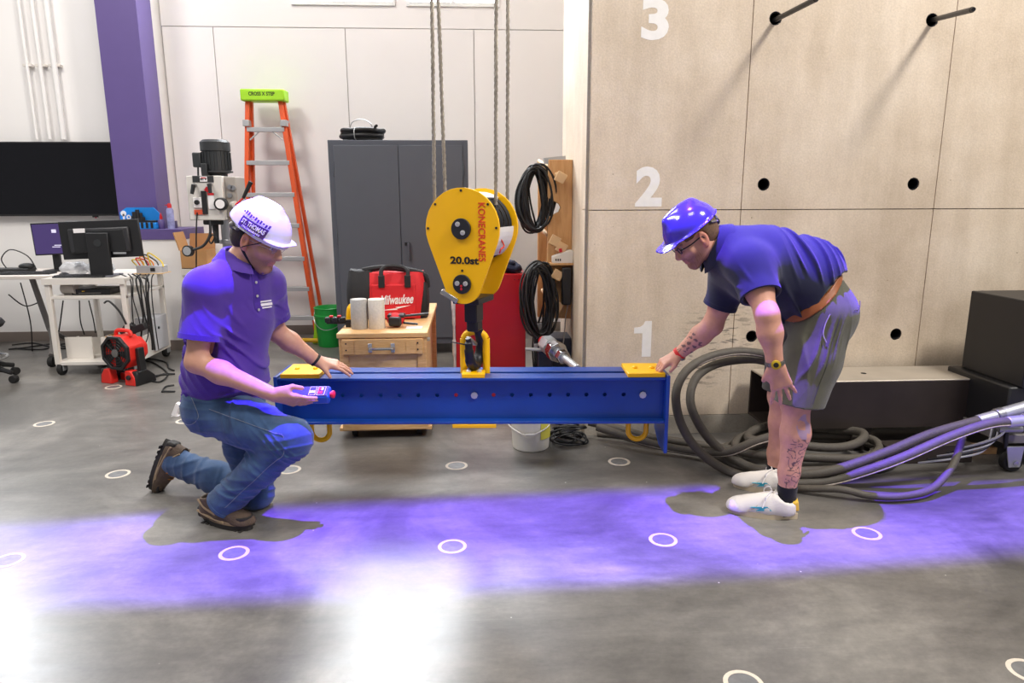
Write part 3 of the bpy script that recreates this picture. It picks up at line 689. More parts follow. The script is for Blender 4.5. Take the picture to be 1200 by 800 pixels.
# white charger on the shelf
w0 = at(658, 303, ky-.06); t = thing('battery_charger', 'white wedge shaped battery charger on the rack shelf', 'charger', (w0.x, ky-.05, sb.z))
MB().prism([(-.065, 0), (.08, 0), (.08, .085), (.05, .09), (-.065, .045)], -.035, .035).build('housing', M_cream, t, bevel=.005)
MB().box(-.02, .0, -.037, -.03, .075, .1, Matrix.Rotation(Rd(-15), 3, 'Y')).build('red_tab', M_redplug, t)
for x in (-.045, -.03, -.015): MB().box(x, x+.008, -.0365, -.03, .015, .03).build('slot', M_dkmetal, t)
tag(MB().tube([at(677, 305, ky-.02), at(675, 330, ky-.04), at(667, 352, ky-.05), at(663, 370, ky-.06), at(661, 395, ky-.08), at(657, 420, ky-.1)], .004, 6, sm=8).build('charger_lead', mat('grey_cable', (150, 148, 146), .5), smooth=True), 'thin grey cord hanging down from the rack shelf', 'cable')
tag(MB().box(-.035, .03, -.03, .03, -.13, .13).build('black_adapter', M_black, bevel=.01), 'black power adapter hanging under the rack shelf', 'adapter').location = at(664, 335, ky-.07)
# cable coils on pegs
def coil(name, lab, cu, cv, Y, ru, rv, nn, r, squash=.5, seed=1, cat='cable coil'):
    rng = random.Random(seed); c = at(cu, cv, Y); kk = (c-Vector((0, 0, CAMH))).dot(FWD)/FPX
    t = thing(name, lab, cat, c, group='black cable coils')
    for i in range(nn):
        a0 = rng.uniform(.45, 1.05); ph = rng.uniform(-.25, .25); dy = rng.uniform(-.09, .09); ox = rng.uniform(-.2, .1)*ru*kk; oz = rng.uniform(-.12, .06)*rv*kk
        pts = []
        for a in np.linspace(0, 2*PI, 16, endpoint=False):
            w = 1+rng.uniform(-.02, .02)
            x = ru*kk*a0*w*math.cos(a); z = rv*kk*(.85+.15*a0)*math.sin(a+ph)
            pts.append((x+ox+.1*ru*kk*math.sin(a*2+i), dy+squash*.1*math.cos(a+i), z+oz))
        MB().tube(pts, r, 6, closed=True, sm=3).build('turn', M_cable, t, smooth=True)
    return t
coil('cable_coil', 'upper bundle of black cable hanging on the rack', 628, 232, ky+.1, 20, 37, 26, .0075, seed=3)
coil('cable_coil', 'lower bundle of black cable hanging on the rack', 632, 350, ky-.07, 19, 42, 26, .0075, seed=5)
# dark clutter behind the rack: reducer, tubes, coupling
M_navyd = mat('dark_blue_grey_steel', (40, 44, 60), .5, .3)
p = at(652, 420, 4.75); t = thing('pump_stand', 'dark steel pump stand in the gap between red cabinet and concrete wall', 'stand', (p.x, 4.75, 0))
MB().box(-.13, .12, .05, .3, .06, .48).build('body', M_navyd, t, bevel=.01)
for x in (-.14, -.115): MB().cyl((x, .0, 0), (x, .0, .6), .012, n=8).build('post', M_zinc, t, smooth=True)
for x in (-.1, .1):
    for y in (.08, .27): MB().box(x-.02, x+.02, y-.02, y+.02, 0, .06).build('foot', M_black, t)
for k_i in range(5): MB().tube([(-.16+.012*k_i, .0, .55), (-.17+.015*k_i, -.02, .4), (-.15+.01*k_i, -.02, .2), (-.12+.01*k_i, .02, .07)], .006, 6).build('lead', M_cable, t)
MB().box(-.16, -.02, -.03, .03, .43, .46).build('bracket', M_zinc, t, bevel=.003)
a, b = at(640, 402, 4.6), at(676, 431, 4.06)
t = thing('hydraulic_coupling', 'chunky silver hydraulic coupling with hex collars behind the blue beam', 'coupling', a)
d = (b-a); dn = d.normalized(); Lc = d.length
for f0, f1, r, nn, m in ((-.12, 0, .035, 16, M_redplug), (0, .2, .062, 6, M_zinc), (.18, .3, .05, 18, M_steel), (.28, .42, .068, 8, M_chrome), (.4, .6, .038, 18, M_steel), (.52, .62, .046, 6, M_chrome), (.58, 1.02, .024, 16, M_zinc)):
    MB().cyl(dn*(Lc*f0), dn*(Lc*f1), r, n=nn).build('collar' if nn < 10 else 'sleeve', m, t, bevel=.003)
MB().cyl((-.02, .02, -.05), (-.14, .03, -.045), .012, n=10).build('handle', M_zinc, t)
MB().box(-.05, .05, .02, .1, -.62, -.04).build('pedestal', M_navyd, t, bevel=.005)
# white bucket and cable coil under the beam
M_wbucket = mat('white_pail_plastic', (226, 222, 210), .4, var=.03); M_ylabel = mat('yellow_label', (214, 206, 84), .6)
p = at(622, 530, 3.94); t = thing('bucket', 'white plastic pail with yellow label under the blue beam', 'bucket', (p.x, 3.94, 0))
MB().lathe([(0, 0), (.103, 0), (.108, .005), (.12, .2), (.126, .205), (.126, .225), (.12, .23), (.114, .225), (.1, .012), (0, .012)], 30, cap=False).build('pail', M_wbucket, t, smooth=True)
MB().tube([(-.128, -.0, .19), (-.135, -.03, .15), (-.08, -.105, .125), (-.02, -.128, .112), (.04, -.125, .13), (.1, -.075, .155), (.122, 0, .19)], .004, 6).build('handle', M_wbucket, t, smooth=True)
MB().cyl((-.04, -.128, .116), (.012, -.13, .116), .009, n=8).build('grip', M_wbucket, t)
lb = MB(); aa = np.linspace(-1.15, -.35, 8)
lb.add([(.1185*math.cos(q)*(1+.05*(z-.12)), .1185*math.sin(q)*(1+.05*(z-.12)), z) for z in (.075, .175) for q in aa], [(i, i+1, 9+i, 8+i) for i in range(7)])
lb.build('paper_label', M_ylabel, t, smooth=True)
t = coil('cable_coil', 'black cable coil lying on floor beside the white pail', 665, 506, 4.0, 22, 5, 12, .006, seed=11)
for ch in t.children: ch.location.z += random.uniform(-.03, .05)
t.location.z = .055
# ------------------------------------------------------------------ television
M_screen = mat('glossy_dark_screen', (12, 12, 17), .1, spec=.3, var=.0)
tv0, tv1 = -5.05, -3.45; z0, z1 = at(70, 253, 7.33).z, at(70, 166, 7.33).z
tv = thing('television', 'large black flat screen television mounted on the white wall', 'television', ((tv0+tv1)/2, 7.33, z0))
hw = (tv1-tv0)/2; th = z1-z0
MB().box(-hw, hw, 0, .05, 0, th).build('frame', M_black, tv, bevel=.004)
MB().box(-hw+.012, hw-.012, -.003, .001, .02, th-.012).build('screen', M_screen, tv)
MB().box(.6*hw-.03, .6*hw+.02, .0, .02, -.015, 0).build('sensor_bar', M_black, tv)
MB().cyl((.6*hw, .0, -.018), (.6*hw, .01, -.018), .006, n=8).build('red_light', M_redplug, tv)
MB().box(-.2, .2, .05, .08, .2, th-.2).build('wall_mount', M_dkmetal, tv)

# ------------------------------------------------------------------ things on the purple ledge
M_skyblue = mat('blue_plastic', (20, 128, 214), .45)
zl_ = 1.175; a = at(141, 268, 6.93); b = at(188, 268, 6.93)
t = thing('tool_rack', 'bright blue plastic tool rack with black sockets on the purple ledge', 'tool rack', (a.x, 6.95, zl_))
w = b.x-a.x; h = at(160, 243, 6.95).z-zl_
MB().prism([(0, 0), (w, 0), (w, h*.72), (w*.85, h), (w*.18, h), (0, h*.78)], 0, .012).build('back_plate', M_skyblue, t, bevel=.002)
MB().box(.0, w, -.1, .0, 0, h*.3).build('bin', M_skyblue, t, bevel=.004)
for k in range(5): MB().box(w*(.38+.12*k), w*(.44+.12*k), -.105, -.02, .01, h*.32).build('socket', M_black, t, bevel=.003)
for k, (f, hh) in enumerate(((.4, .8), (.48, .9), (.56, .75), (.62, .55), (.35, .6))): MB().cyl((w*f, -.03, h*.3), (w*f, -.03, h*hh), .02-.002*k, n=10).build('tool_bit', M_black, t)
MB().box(w*.36, w*.62, -.045, -.01, h*.3, h*.5).build('bit_holder', M_black, t, bevel=.004)
MB().box(w*.65, w*.95, -.06, -.01, h*.3, h*.4).build('bit_tray', M_black, t, bevel=.004)
wr_ = MB(); wr_.prism(circle(w*.1, h*.72, .026, 14), -.004, -.001); wr_.box(w*.1-.009, w*.1+.009, -.004, -.001, h*.3, h*.7); wr_.build('wrench_mark', M_wht, t)
MB().prism(circle(w*.22, h*.55, .022, 12), -.004, -.001, [circle(w*.22, h*.55, .01, 10)]).build('nut_mark', M_wht, t)
p = at(190, 268, 6.92); t = thing('spray_bottle', 'small bottle with red nozzle standing on the purple ledge', 'bottle', (p.x, 6.92, zl_))
MB().lathe([(0, 0), (.03, 0), (.032, .005), (.032, .075), (.02, .09), (0, .09)], 16, cap=False).build('bottle', M_purple, t, smooth=True)
MB().lathe([(.014, .09), (.014, .11), (.004, .15), (0, .15)], 12, cap=False).build('nozzle', M_redplug, t, smooth=True)
p = at(200, 267, 6.93); t = thing('spray_can', 'blue and white aerosol can with red cap on the purple ledge', 'spray can', (p.x, 6.95, zl_))
M_can = mat('aerosol_blue_white', (150, 152, 196), .35, var=.35, vscale=22)
MB().lathe([(0, 0), (.033, 0), (.033, .175), (.022, .195), (0, .195)], 20, cap=False).build('can', M_can, t, smooth=True)
MB().lathe([(.02, .195), (.02, .225), (.012, .24), (0, .24)], 14, cap=False).build('cap', M_redplug, t, smooth=True)
MB().cyl((-.04, 0, .222), (.02, 0, .222), .004, n=6).build('straw', M_redplug, t)
p = at(211, 268, 7.1); tag(MB().box(-.03, .03, -.03, .03, 0, .07).build('ink_box', M_purple_d, bevel=.004), 'little purple box at the end of the purple ledge', 'box').location = (p.x-.06, 7.1, zl_)

# ------------------------------------------------------------------ cardboard box on a white stand, drill press
M_card = mat('cardboard', (190, 142, 92), .8, var=.06); M_cardd = mat('cardboard_inside', (164, 116, 74), .85)
cy_ = 6.62; a, b = at(213, 315, cy_), at(240, 273, cy_)
st = thing('equipment_stand', 'white equipment stand between the plinth and the drill press', 'stand', (a.x-.01, cy_, 0))
MB().box(.0, .34, .02, .42, .03, a.z).build('body', M_white, st, bevel=.004)
MB().box(.0, .34, .0, .02, a.z-.06, a.z).build('front_lip', M_cream, st)
for x in (.02, .3):
    for y in (.06, .36): MB().box(x, x+.03, y, y+.03, 0, .03).build('foot', M_black, st)
cbx = thing('cardboard_box', 'open brown cardboard box behind the kneeling man', 'box', (a.x, cy_, a.z))
bw_ = b.x-a.x; bhh = .17
MB().box(0, bw_, 0, .012, 0, bhh).build('side', M_card, cbx); MB().box(0, bw_, .22, .232, 0, bhh).build('side', M_card, cbx)
MB().box(0, .012, .012, .22, 0, bhh).build('side', M_card, cbx); MB().box(bw_-.012, bw_, .012, .22, 0, bhh).build('side', M_card, cbx)
MB().box(0, bw_, 0, .232, 0, .008).build('bottom', M_cardd, cbx)
MB().box(0, bw_, .222, .23, bhh, bhh+.15, Matrix.Rotation(Rd(-18), 3, 'X'), (0, .226, bhh)).build('flap', M_cardd, cbx)
MB().box(-.01, .0, .0, .22, bhh, bhh+.17, Matrix.Rotation(Rd(-14), 3, 'Y'), (0, .1, bhh)).build('flap', M_card, cbx)
M_jet = mat('light_grey_casting', (206, 202, 196), .45); M_jetd = mat('motor_charcoal', (42, 44, 46), .5)
dy = 6.1; o = at(258, 330, dy); dp = thing('drill_press', 'grey column drill press with black motor behind the kneeling man', 'drill press', (o.x, dy, 0))
def DP(u, v, Y=dy): return at(u, v, Y)-Vector(dp.location)
q0, q1 = DP(225, 258), DP(262, 206)
hd = MB().box(q0.x, q1.x, -.05, .30, q0.z, q1.z).build('head', M_jet, dp, bevel=.008)
q2 = DP(276, 206); MB().box(q1.x, q2.x, .0, .24, q0.z+.02, q1.z-.005).build('gear_housing', mat('warm_grey_casting', (150, 143, 136), .5), dp, bevel=.01)
c0 = DP(266, 300); MB().cyl((c0.x, .1, 0), (c0.x, .1, q1.z-.1), .062, n=24).build('column', M_steel, dp, smooth=True)
MB().cyl((c0.x, .1, .0), (c0.x, .1, .06), .2, n=28).build('base', M_jet, dp, bevel=.01)
MB().cyl((c0.x, .1, DP(266, 286).z), (c0.x, .1, DP(266, 281).z), .085, n=24).build('ring', M_steel, dp, bevel=.003)
m0, m1 = DP(233, 200), DP(263, 163); mc = (m0.x+m1.x)/2; mr = (m1.x-m0.x)/2
MB().lathe([(mr*.96, m0.z), (mr*.96, m1.z-.09), (mr*1.04, m1.z-.09), (mr*1.04, m1.z-.02), (mr*.85, m1.z), (0, m1.z)], 28, (mc, .1, 0), cap=False).build('motor', M_jetd, dp, smooth=True)
for k in range(22):
    an = 2*PI*k/22; MB().box(mr*.95, mr*1.03, -.004, .004, m0.z+.01, m1.z-.1, Matrix.Rotation(an, 3, 'Z'), (0, 0, 0)).xf(lambda v: v+Vector((mc, .1, 0))).build('motor_fin', M_jetd, dp)
MB().lathe([(mr*.7, q1.z), (mr*.7, q1.z+.02), (mr*1.1, q1.z+.03), (mr*1.1, m0.z), (0, m0.z)], 24, (mc, .1, 0), cap=False).build('motor_flange', M_jetd, dp, smooth=True)
j0 = DP(227, 190); MB().box(j0.x-.02, j0.x+.05, .02, .1, j0.z-.04, j0.z+.08).build('junction_box', M_jetd, dp, bevel=.01)
MB().tube([(j0.x+.02, .03, j0.z-.04), (j0.x+.025, .0, j0.z-.15), (j0.x+.04, .0, q1.z)], .008, 6).build('motor_lead', M_cable, dp)
j1 = DP(240, 197); MB().box(j1.x-.02, j1.x+.03, -.04, .02, q1.z, q1.z+.1).build('terminal', M_jetd, dp, bevel=.006)
yf = -.052
n0, n1 = DP(226, 212, dy-.05), DP(250, 206, dy-.05)
MB().box(n0.x, n1.x, yf-.004, yf+.01, n0.z-.01, n1.z).build('name_band', M_jetd, hd)
MB().box(n0.x+.06, n1.x-.05, yf-.006, yf, n0.z-.005, n1.z-.005).build('name_plate', M_wht, hd)
lettering('JET', M_blacktext, hd, (1, 0, 0), (0, 0, 1), ((n0.x+n1.x)/2, yf-.007, n0.z+.012), .03, width=.08, height=.022, depth=.0006, bold=.001)
MB().box(n0.x+.07, n1.x-.06, yf-.0075, yf-.005, n1.z-.02, n1.z-.012).build('red_line', M_redplug, hd)
for u, v in ((230, 220), (248, 219)):
    k0 = DP(u, v, dy-.05); MB().cyl((k0.x, yf-.05, k0.z+.025), (k0.x+(-.02 if u < 240 else .005), yf-.05, k0.z-.05), .018, .014, n=10).build('lever', M_jetd, hd, smooth=True); MB().cyl((k0.x, yf, k0.z+.02), (k0.x, yf-.05, k0.z+.02), .012, n=8).build('lever_hub', M_steel, hd)
k0 = DP(243, 222, dy-.05); MB().box(k0.x-.018, k0.x+.018, yf-.006, yf, k0.z-.018, k0.z+.018, Matrix.Rotation(Rd(35), 3, 'Y')).build('warning_mark', M_redplug, hd)
k0 = DP(232, 237, dy-.05); MB().box(k0.x-.035, k0.x+.035, yf-.012, yf, k0.z-.045, k0.z+.04).build('switch_plate', M_wht, hd, bevel=.004); MB().lathe([(.02, 0), (.02, .02), (0, .022)], 14, (k0.x, yf-.012, k0.z), (0, -1, 0), cap=False).build('switch_knob', M_black, hd, smooth=True)
MB().box(k0.x-.035, k0.x+.05, yf-.008, yf, k0.z-.1, k0.z-.06).build('warning_plate', mat('orange_plate', (196, 78, 50), .5), hd)
k0 = DP(240, 238, dy-.05); MB().box(k0.x-.02, k0.x+.022, yf-.014, yf, k0.z-.09, k0.z+.1).build('depth_slot', M_black, hd, bevel=.003)
k0 = DP(248, 236, dy-.05); MB().box(k0.x-.025, k0.x+.025, yf-.006, yf, k0.z-.06, k0.z+.07).build('chart_plate', M_wht, hd); MB().box(k0.x-.025, k0.x+.025, yf-.0075, yf, k0.z+.05, k0.z+.07).build('chart_head', M_redplug, hd)
k0 = DP(258, 239, dy-.1); gd = MB().lathe([(.0, 0), (.052, 0), (.052, .05), (.04, .055), (.036, .05), (0, .05)], 24, (k0.x, -.05, k0.z), (0, -1, 0), cap=False).build('spring_hub', M_black, dp, smooth=True)
MB().lathe([(.0, .051), (.037, .051), (.037, .054), (0, .054)], 24, (k0.x, -.05, k0.z), (0, -1, 0), cap=False).build('dial_face', M_wht, gd)
k1 = DP(277, 240); MB().cyl((k0.x, .1, k0.z), (k1.x, -.02, k1.z), .035, .03, n=14).build('feed_shaft', M_jet, dp, smooth=True)
a_, b_ = DP(285, 232), DP(294, 213)
MB().cyl((k1.x, -.02, k1.z), a_, .008, n=8).build('feed_arm', M_redplug, dp); MB().cyl(a_, b_, .013, .019, n=10).build('feed_grip', M_black, dp, smooth=True)
for u, v in ((270, 219), (274, 220), (270, 229)): 
    q = DP(u, v); MB().cyl((q.x, -.02, q.z), (q.x, .02, q.z), .02, n=12).build('cap_screw', M_steel, dp, smooth=True)
a_ = DP(247, 262); MB().cyl((a_.x, .1, q0.z), (a_.x, .1, q0.z-.2), .03, .02, n=14).build('spindle', M_jetd, dp, smooth=True); MB().box(a_.x-.08, a_.x+.1, .04, .16, q0.z-.04, q0.z).build('spindle_collar', M_jetd, dp, bevel=.01)
MB().tube([DP(246, 258, dy-.06), DP(246, 275, dy-.08), DP(238, 288, dy-.1), DP(224, 293, dy-.12)], .012, 8).build('lamp_arm', M_black, dp, smooth=True)
k0 = DP(220, 294, dy-.12); lp = MB().lathe([(.02, -.05), (.045, -.03), (.047, .01), (.04, .012), (0, .008)], 18, k0, (-.2, -1, .05), cap=False).build('lamp_head', M_black, dp, smooth=True); MB().lathe([(.036, .0125), (0, .0135)], 16, k0, (-.2, -1, .05), cap=False).build('lens', M_zinc, lp)
MB().tube([DP(231, 249, dy-.06), DP(230, 270, dy-.07), DP(230, 300, dy-.07), DP(230, 330, dy-.06)], .006, 6).build('cord', M_cable, dp)
MB().tube([DP(250, 270), DP(252, 276), DP(248, 285), DP(245, 281), DP(249, 275), DP(254, 279)], .007, 6).build('hook_cord', M_cable, dp)

# ------------------------------------------------------------------ white cart
cx0, cx1, cy0, cy1 = -3.50, -2.86, 5.88, 6.62; ztop = at(95, 326, cy0).z
ct = thing('utility_cart', 'cream metal utility cart with shelves and casters carrying a monitor', 'cart', (cx0, cy0, 0))
w, d = cx1-cx0, cy1-cy0
zt_, zm, zbm = ztop, at(95, 347, cy0).z, at(95, 424, cy0).z
MB().box(-.01, w+.01, -.01, d+.01, zt_-.03, zt_).build('top', M_cream, ct, bevel=.004)
MB().box(-.01, w+.01, -.014, -.004, zt_-.05, zt_-.0).build('front_lip', M_cream, ct)
for x in (0, w-.04):
    for y in (0, d-.04): MB().box(x, x+.04, y, y+.04, zbm-.02, zt_-.03).build('post', M_cream, ct, bevel=.003)
MB().box(.0, w, .005, d-.005, zm-.025, zm).build('shelf', M_cream, ct, bevel=.003)
MB().box(.0, w, .005, d-.005, zbm-.03, zbm).build('shelf', M_cream, ct, bevel=.003)
MB().box(w-.012, w+.002, .0, d, zbm-.03, zbm+.17).build('side_panel', M_cream, ct)
MB().box(w*.62, w-.01, .02, .03, zbm, zbm+.2).build('bin_front', M_cream, ct)
MB().box(w*.6, w*.62, .02, d-.02, zbm, zbm+.2).build('bin_side', M_cream, ct)
for x in (.03, w-.03):
    for y in (.04, d-.04):
        MB().cyl((x-.018, y, .055), (x+.018, y, .055), .055, n=20).build('caster_wheel', M_rubber, ct, bevel=.005)
        MB().box(x-.03, x-.022, y-.03, y+.03, .04, zbm-.02).build('caster_fork', M_zinc, ct); MB().box(x+.022, x+.03, y-.03, y+.03, .04, zbm-.02).build('caster_fork', M_zinc, ct)
def obj_on(name, lab, cat, u, Y, z, group=None, rotz=0.):
    p = at(u, 330, Y); return thing(name, lab, cat, (p.x, Y, z), rotz, group)
# monitor seen from behind
M_monb = mat('monitor_black', (26, 26, 28), .5)
t = obj_on('monitor', 'black computer monitor seen from behind on the cream cart', 'monitor', 124, 6.05, zt_, rotz=Rd(4))
a, b = at(80, 303, 6.02), at(166, 258, 6.02); mw = (b.x-a.x); mz0, mz1 = a.z-zt_, b.z-zt_
Rm = Matrix.Rotation(Rd(-2), 3, 'Y')
mp = MB().box(-mw/2, mw/2, .0, .03, mz0, mz1, Rm).build('panel', M_monb, t, bevel=.006)
MB().box(-mw*.38, mw*.38, -.03, .0, mz0+.05, mz1-.06, Rm).build('rear_housing', mat('monitor_grey', (44, 44, 47), .45), t, bevel=.012)
MB().box(-mw*.32, mw*.32, -.034, -.028, mz0+.06, mz1-.08, Rm).build('rear_cover', M_monb, t, bevel=.004)
MB().box(-mw*.3, -mw*.16, -.037, -.03, mz1-.10, mz1-.065, Rm).build('sticker', M_wht, t)
MB().box(-.085, .085, -.07, -.035, .01, mz1-.1).build('stand_neck', M_monb, t, bevel=.006)
MB().lathe([(.03, 0), (.03, .003), (0, .003)], 20, (0, -.0705, mz0+.13), (0, -1, 0), cap=False).build('badge', M_jetd, t)
MB().box(-.11, .11, -.13, .1, .0, .014).build('stand_foot', mat('grey_foot', (84, 84, 92), .4), t, bevel=.006)
MB().box(.1, .2, -.033, -.025, mz0+.035, mz0+.05).build('port', M_zinc, t)
# desk with second monitor
M_desk = mat('desk_laminate', (214, 204, 196), .5)
dz = at(20, 324, 6.1).z; dk = thing('desk', 'pale laminate desk with slanted grey legs at the left edge', 'desk', (-5.2, 6.15, 0))
MB().box(-.6, 1.62, 0, .7, dz-.03, dz).build('top', M_desk, dk, bevel=.004)
M_gleg = mat('grey_leg', (120, 116, 114), .45, .3)
for x in (.5, 1.35):
    MB().cyl((x-.12, .35, dz-.03), (x-.02, .35, .28), .025, n=8).build('leg', M_gleg, dk); MB().tube([(x-.02, .35, .3), (x+.05, .25, .2), (x+.12, .08, .1)], .022, 8).build('leg_foot', M_gleg, dk, smooth=True)
    MB().tube([(x-.02, .35, .3), (x-.02, .5, .2), (x+.02, .64, .1)], .022, 8).build('leg_foot', M_gleg, dk, smooth=True)
    for q in ((x+.12, .08), (x+.02, .64)): MB().cyl((q[0]-.02, q[1], .045), (q[0]+.02, q[1], .045), .045, n=16).build('caster', M_rubber, dk)
t = thing('monitor', 'small monitor with purple screen standing behind the black one', 'monitor', (at(63, 300, 6.55).x, 6.55, dz))
a, b = at(42, 297, 6.55), at(84, 262, 6.55); a = a-t.location; b = b-t.location
M_pscr = mat('purple_wallpaper', (62, 50, 92), .3, emit=(58, 44, 98), estr=.55)
MB().box(a.x-.012, b.x+.07, 0, .03, a.z-.012, b.z+.012, Matrix.Rotation(Rd(-2), 3, 'Y')).build('panel', M_monb, t, bevel=.004)
MB().box(a.x, b.x+.06, -.003, 0, a.z, b.z, Matrix.Rotation(Rd(-2), 3, 'Y')).build('screen', M_pscr, t)
M_pt = mat('screen_text', (200, 196, 220), .5, emit=(200, 196, 220), estr=.5)
MB().box((a.x+b.x)/2-.01, (a.x+b.x)/2+.03, -.0045, -.003, b.z-.08, b.z-.05).build('emblem', M_pt, t)
for zz, xx, ll in ((a.z+.07, .02, .1), (a.z+.055, .0, .07), (a.z+.06, .11, .06)): MB().box((a.x+b.x)/2-.02+xx, (a.x+b.x)/2-.02+xx+ll, -.0045, -.003, zz, zz+.007).build('text_line', M_pt, t)
MB().box(-.03, .03, .03, .06, 0, a.z+.1).build('stand_neck', M_monb, t); MB().box(-.09, .09, -.05, .1, 0, .01).build('stand_foot', M_monb, t, bevel=.003)
# keyboards, mouse, clutter
def keyboard(lab, x, y, z, rz):
    t = thing('keyboard', lab, 'keyboard', (x, y, z), rz)
    MB().box(-.21, .21, -.065, .065, 0, .014).build('base', M_black, t, bevel=.004)
    kb = MB()
    for r in range(4):
        for c in range(13): kb.box(-.2+c*.031, -.174+c*.031, -.055+r*.029, -.031+r*.029, .014, .02)
    kb.build('keys', M_monb, t)
keyboard('black keyboard lying on the pale desk at left edge', at(33, 322, 6.3).x, 6.3, dz, Rd(3))
keyboard('black keyboard lying on the cart in front of the monitor', at(97, 322, 5.98).x, 5.97, zt_, Rd(-2))
p = at(75, 322, 6.02); t = thing('computer_mouse', 'black computer mouse on the cart top', 'mouse', (p.x, 6.02, zt_)); MB().ball((0, 0, .012), (.035, .055, .024), 14, 8).xf(lambda v: Vector((v.x, v.y, max(v.z, 0)))).build('shell', M_black, t, smooth=True); MB().box(-.003, .003, -.05, -.02, .022, .03).build('wheel', M_gleg, t)
t = thing('cable_box', 'black interface box with leads at left end of the desk', 'box', (at(8, 318, 6.5).x, 6.5, dz)); MB().box(-.25, .22, -.06, .06, 0, .035).build('case', M_black, t, bevel=.006); MB().ball((.18, 0, .05), (.07, .05, .03), 12, 8).build('lead_bundle', M_cable, t, smooth=True); MB().tube([(.0, 0, .035), (-.03, 0, .12), (.06, 0, .2), (.2, 0, .14), (.26, 0, .02)], .005, 6).build('lead', M_cable, t)
M_grey = mat('light_grey_plastic', (178, 178, 182), .5)
p = at(180, 314, 6.3); t = thing('circuit_box', 'small grey instrument with coloured wires on the cart corner', 'instrument', (p.x, 6.25, zt_))
MB().box(-.1, .12, -.06, .06, .0, .07).build('case', M_grey, t, bevel=.006)
MB().box(-.12, .13, -.09, .09, -.0, .006).build('wooden_base', M_ply2, t)
for k, (c, nm) in enumerate((((220, 190, 30), 'yellow'), ((214, 60, 30), 'red'), ((226, 130, 20), 'orange'), ((40, 40, 44), 'black'), ((222, 190, 30), 'yellow'))):
    MB().tube([(-.1+.03*k, -.04, .07), (-.13+.035*k, -.05, .12+.015*k), (-.06+.04*k, -.03, .11), (-.03+.04*k, -.05, .06)], .006, 6).build(nm+'_wire', mat(nm+'_wire', c, .5), t, smooth=True)
MB().box(.02, .06, -.062, -.058, .02, .05).build('dial', M_black, t)
for k, (u, lab) in enumerate(((88, 'crumpled clear plastic bag on the cart beside the mouse'), (118, 'crumpled grey plastic wrap on the cart under the monitor'))):
    p = at(u, 318, 6.2); t = thing('plastic_bag', lab, 'plastic bag', (p.x, 6.2, zt_), group='plastic wraps on the cart')
    MB().ball((0, 0, .05), (.12, .08, .055), 20, 12).xf(lambda v: v+Vector((.012*math.sin(v.y*90+v.z*70), 0, .012*math.sin(v.x*80)*math.cos(v.y*60)))).build('film', mat('clear_film', (214, 214, 216), .3, alpha=.55), t)
    MB().ball((.06, -.02, .07), (.05, .04, .045), 12, 8).build('twist', MATS['clear_film'], t)
# things on cart shelves
p = at(85, 347, 6.0); t = thing('tube_roll', 'translucent roll of tubing on the middle cart shelf', 'roll', (p.x, 6.0, zm)); MB().lathe([(.02, -.07), (.05, -.07), (.05, .07), (.02, .07)], 18, (0, 0, .05), (.9, -.3, 0)).build('roll', mat('clear_roll', (176, 168, 160), .35), t, smooth=True); MB().ball((.1, .03, .045), (.09, .06, .045), 14, 8).build('wrap', MATS['clear_film'], t, smooth=True)
p = at(112, 347, 6.05); t = thing('computer', 'flat black computer unit on the middle cart shelf', 'computer', (p.x, 6.05, zm)); MB().box(-.14, .17, -.1, .12, .0, .05).build('case', M_black, t, bevel=.005); MB().box(-.08, .1, -.105, -.098, .012, .02).build('slot', M_gleg, t); MB().box(-.05, -.03, -.106, -.1, .028, .036).build('lamp', mat('amber_dot', (220, 180, 60), .4), t)
p = at(108, 410, 6.1); t = thing('paper_box', 'white open carton on the bottom cart shelf', 'carton', (p.x, 6.1, zbm)); MB().box(-.16, .06, -.1, -.09, 0, .19).build('side', M_cream, t); MB().box(-.16, -.15, -.09, .1, 0, .16).build('side', M_cream, t); MB().box(-.16, .06, .09, .1, 0, .15).build('side', M_cream, t)
tag(MB().box(-.008, .008, -.1, .1, 0, .2).build('wooden_slat', M_ply, bevel=.002), 'short wooden slat leaning on the bottom cart shelf', 'slat').location = (at(128, 410, 6.0).x, 6.05, zbm)
p = at(186, 385, 6.4); t = thing('power_supply', 'grey power supply box inside the cart bin', 'power supply', (p.x-.06, 6.4, zbm)); MB().box(-.08, .08, -.14, .14, .0, .3).build('case', M_grey, t, bevel=.005); MB().cyl((.081, -.05, .2), (.09, -.05, .2), .012, n=10).build('socket', M_black, t)
# hanging cables in front of the cart and on the floor
rng = random.Random(4)
for k in range(9):
    u0 = 158+rng.uniform(-8, 14); Yc = 5.95+rng.uniform(0, .4)
    pts = [at(140+k*5, 321, Yc), at(u0-4, 328, Yc-.03), at(u0+rng.uniform(-4, 4), 350, Yc-.06), at(u0+rng.uniform(-10, 10), 372, Yc-.06), at(u0+rng.uniform(-8, 16), 393, Yc-.05), at(u0+rng.uniform(-6, 14), 410, Yc-.04)]
    for q in pts[1:]: q.x = max(q.x, cx1+.012+.01*k)
    tag(MB().tube(pts, .005+.002*(k % 2), 6, sm=6).build('hanging_cable', M_cable, smooth=True), ('leftmost', 'second', 'third', 'fourth', 'middle', 'sixth', 'seventh', 'eighth', 'rightmost')[k]+' of the black cables hanging down the cart side, counted from the monitor', 'cable', 'cables hanging from the cart')
t = thing('power_strip', 'black power strip tangled in the cables on the cart', 'power strip', at(155, 385, 5.92)); MB().box(-.03, .12, -.03, .03, -.03, .03, Matrix.Rotation(Rd(-20), 3, 'Y')).build('body', M_black, t, bevel=.006); MB().box(-.07, .0, -.035, .03, -.06, .06, Matrix.Rotation(Rd(35), 3, 'Y')).build('plug', M_black, t, bevel=.01)
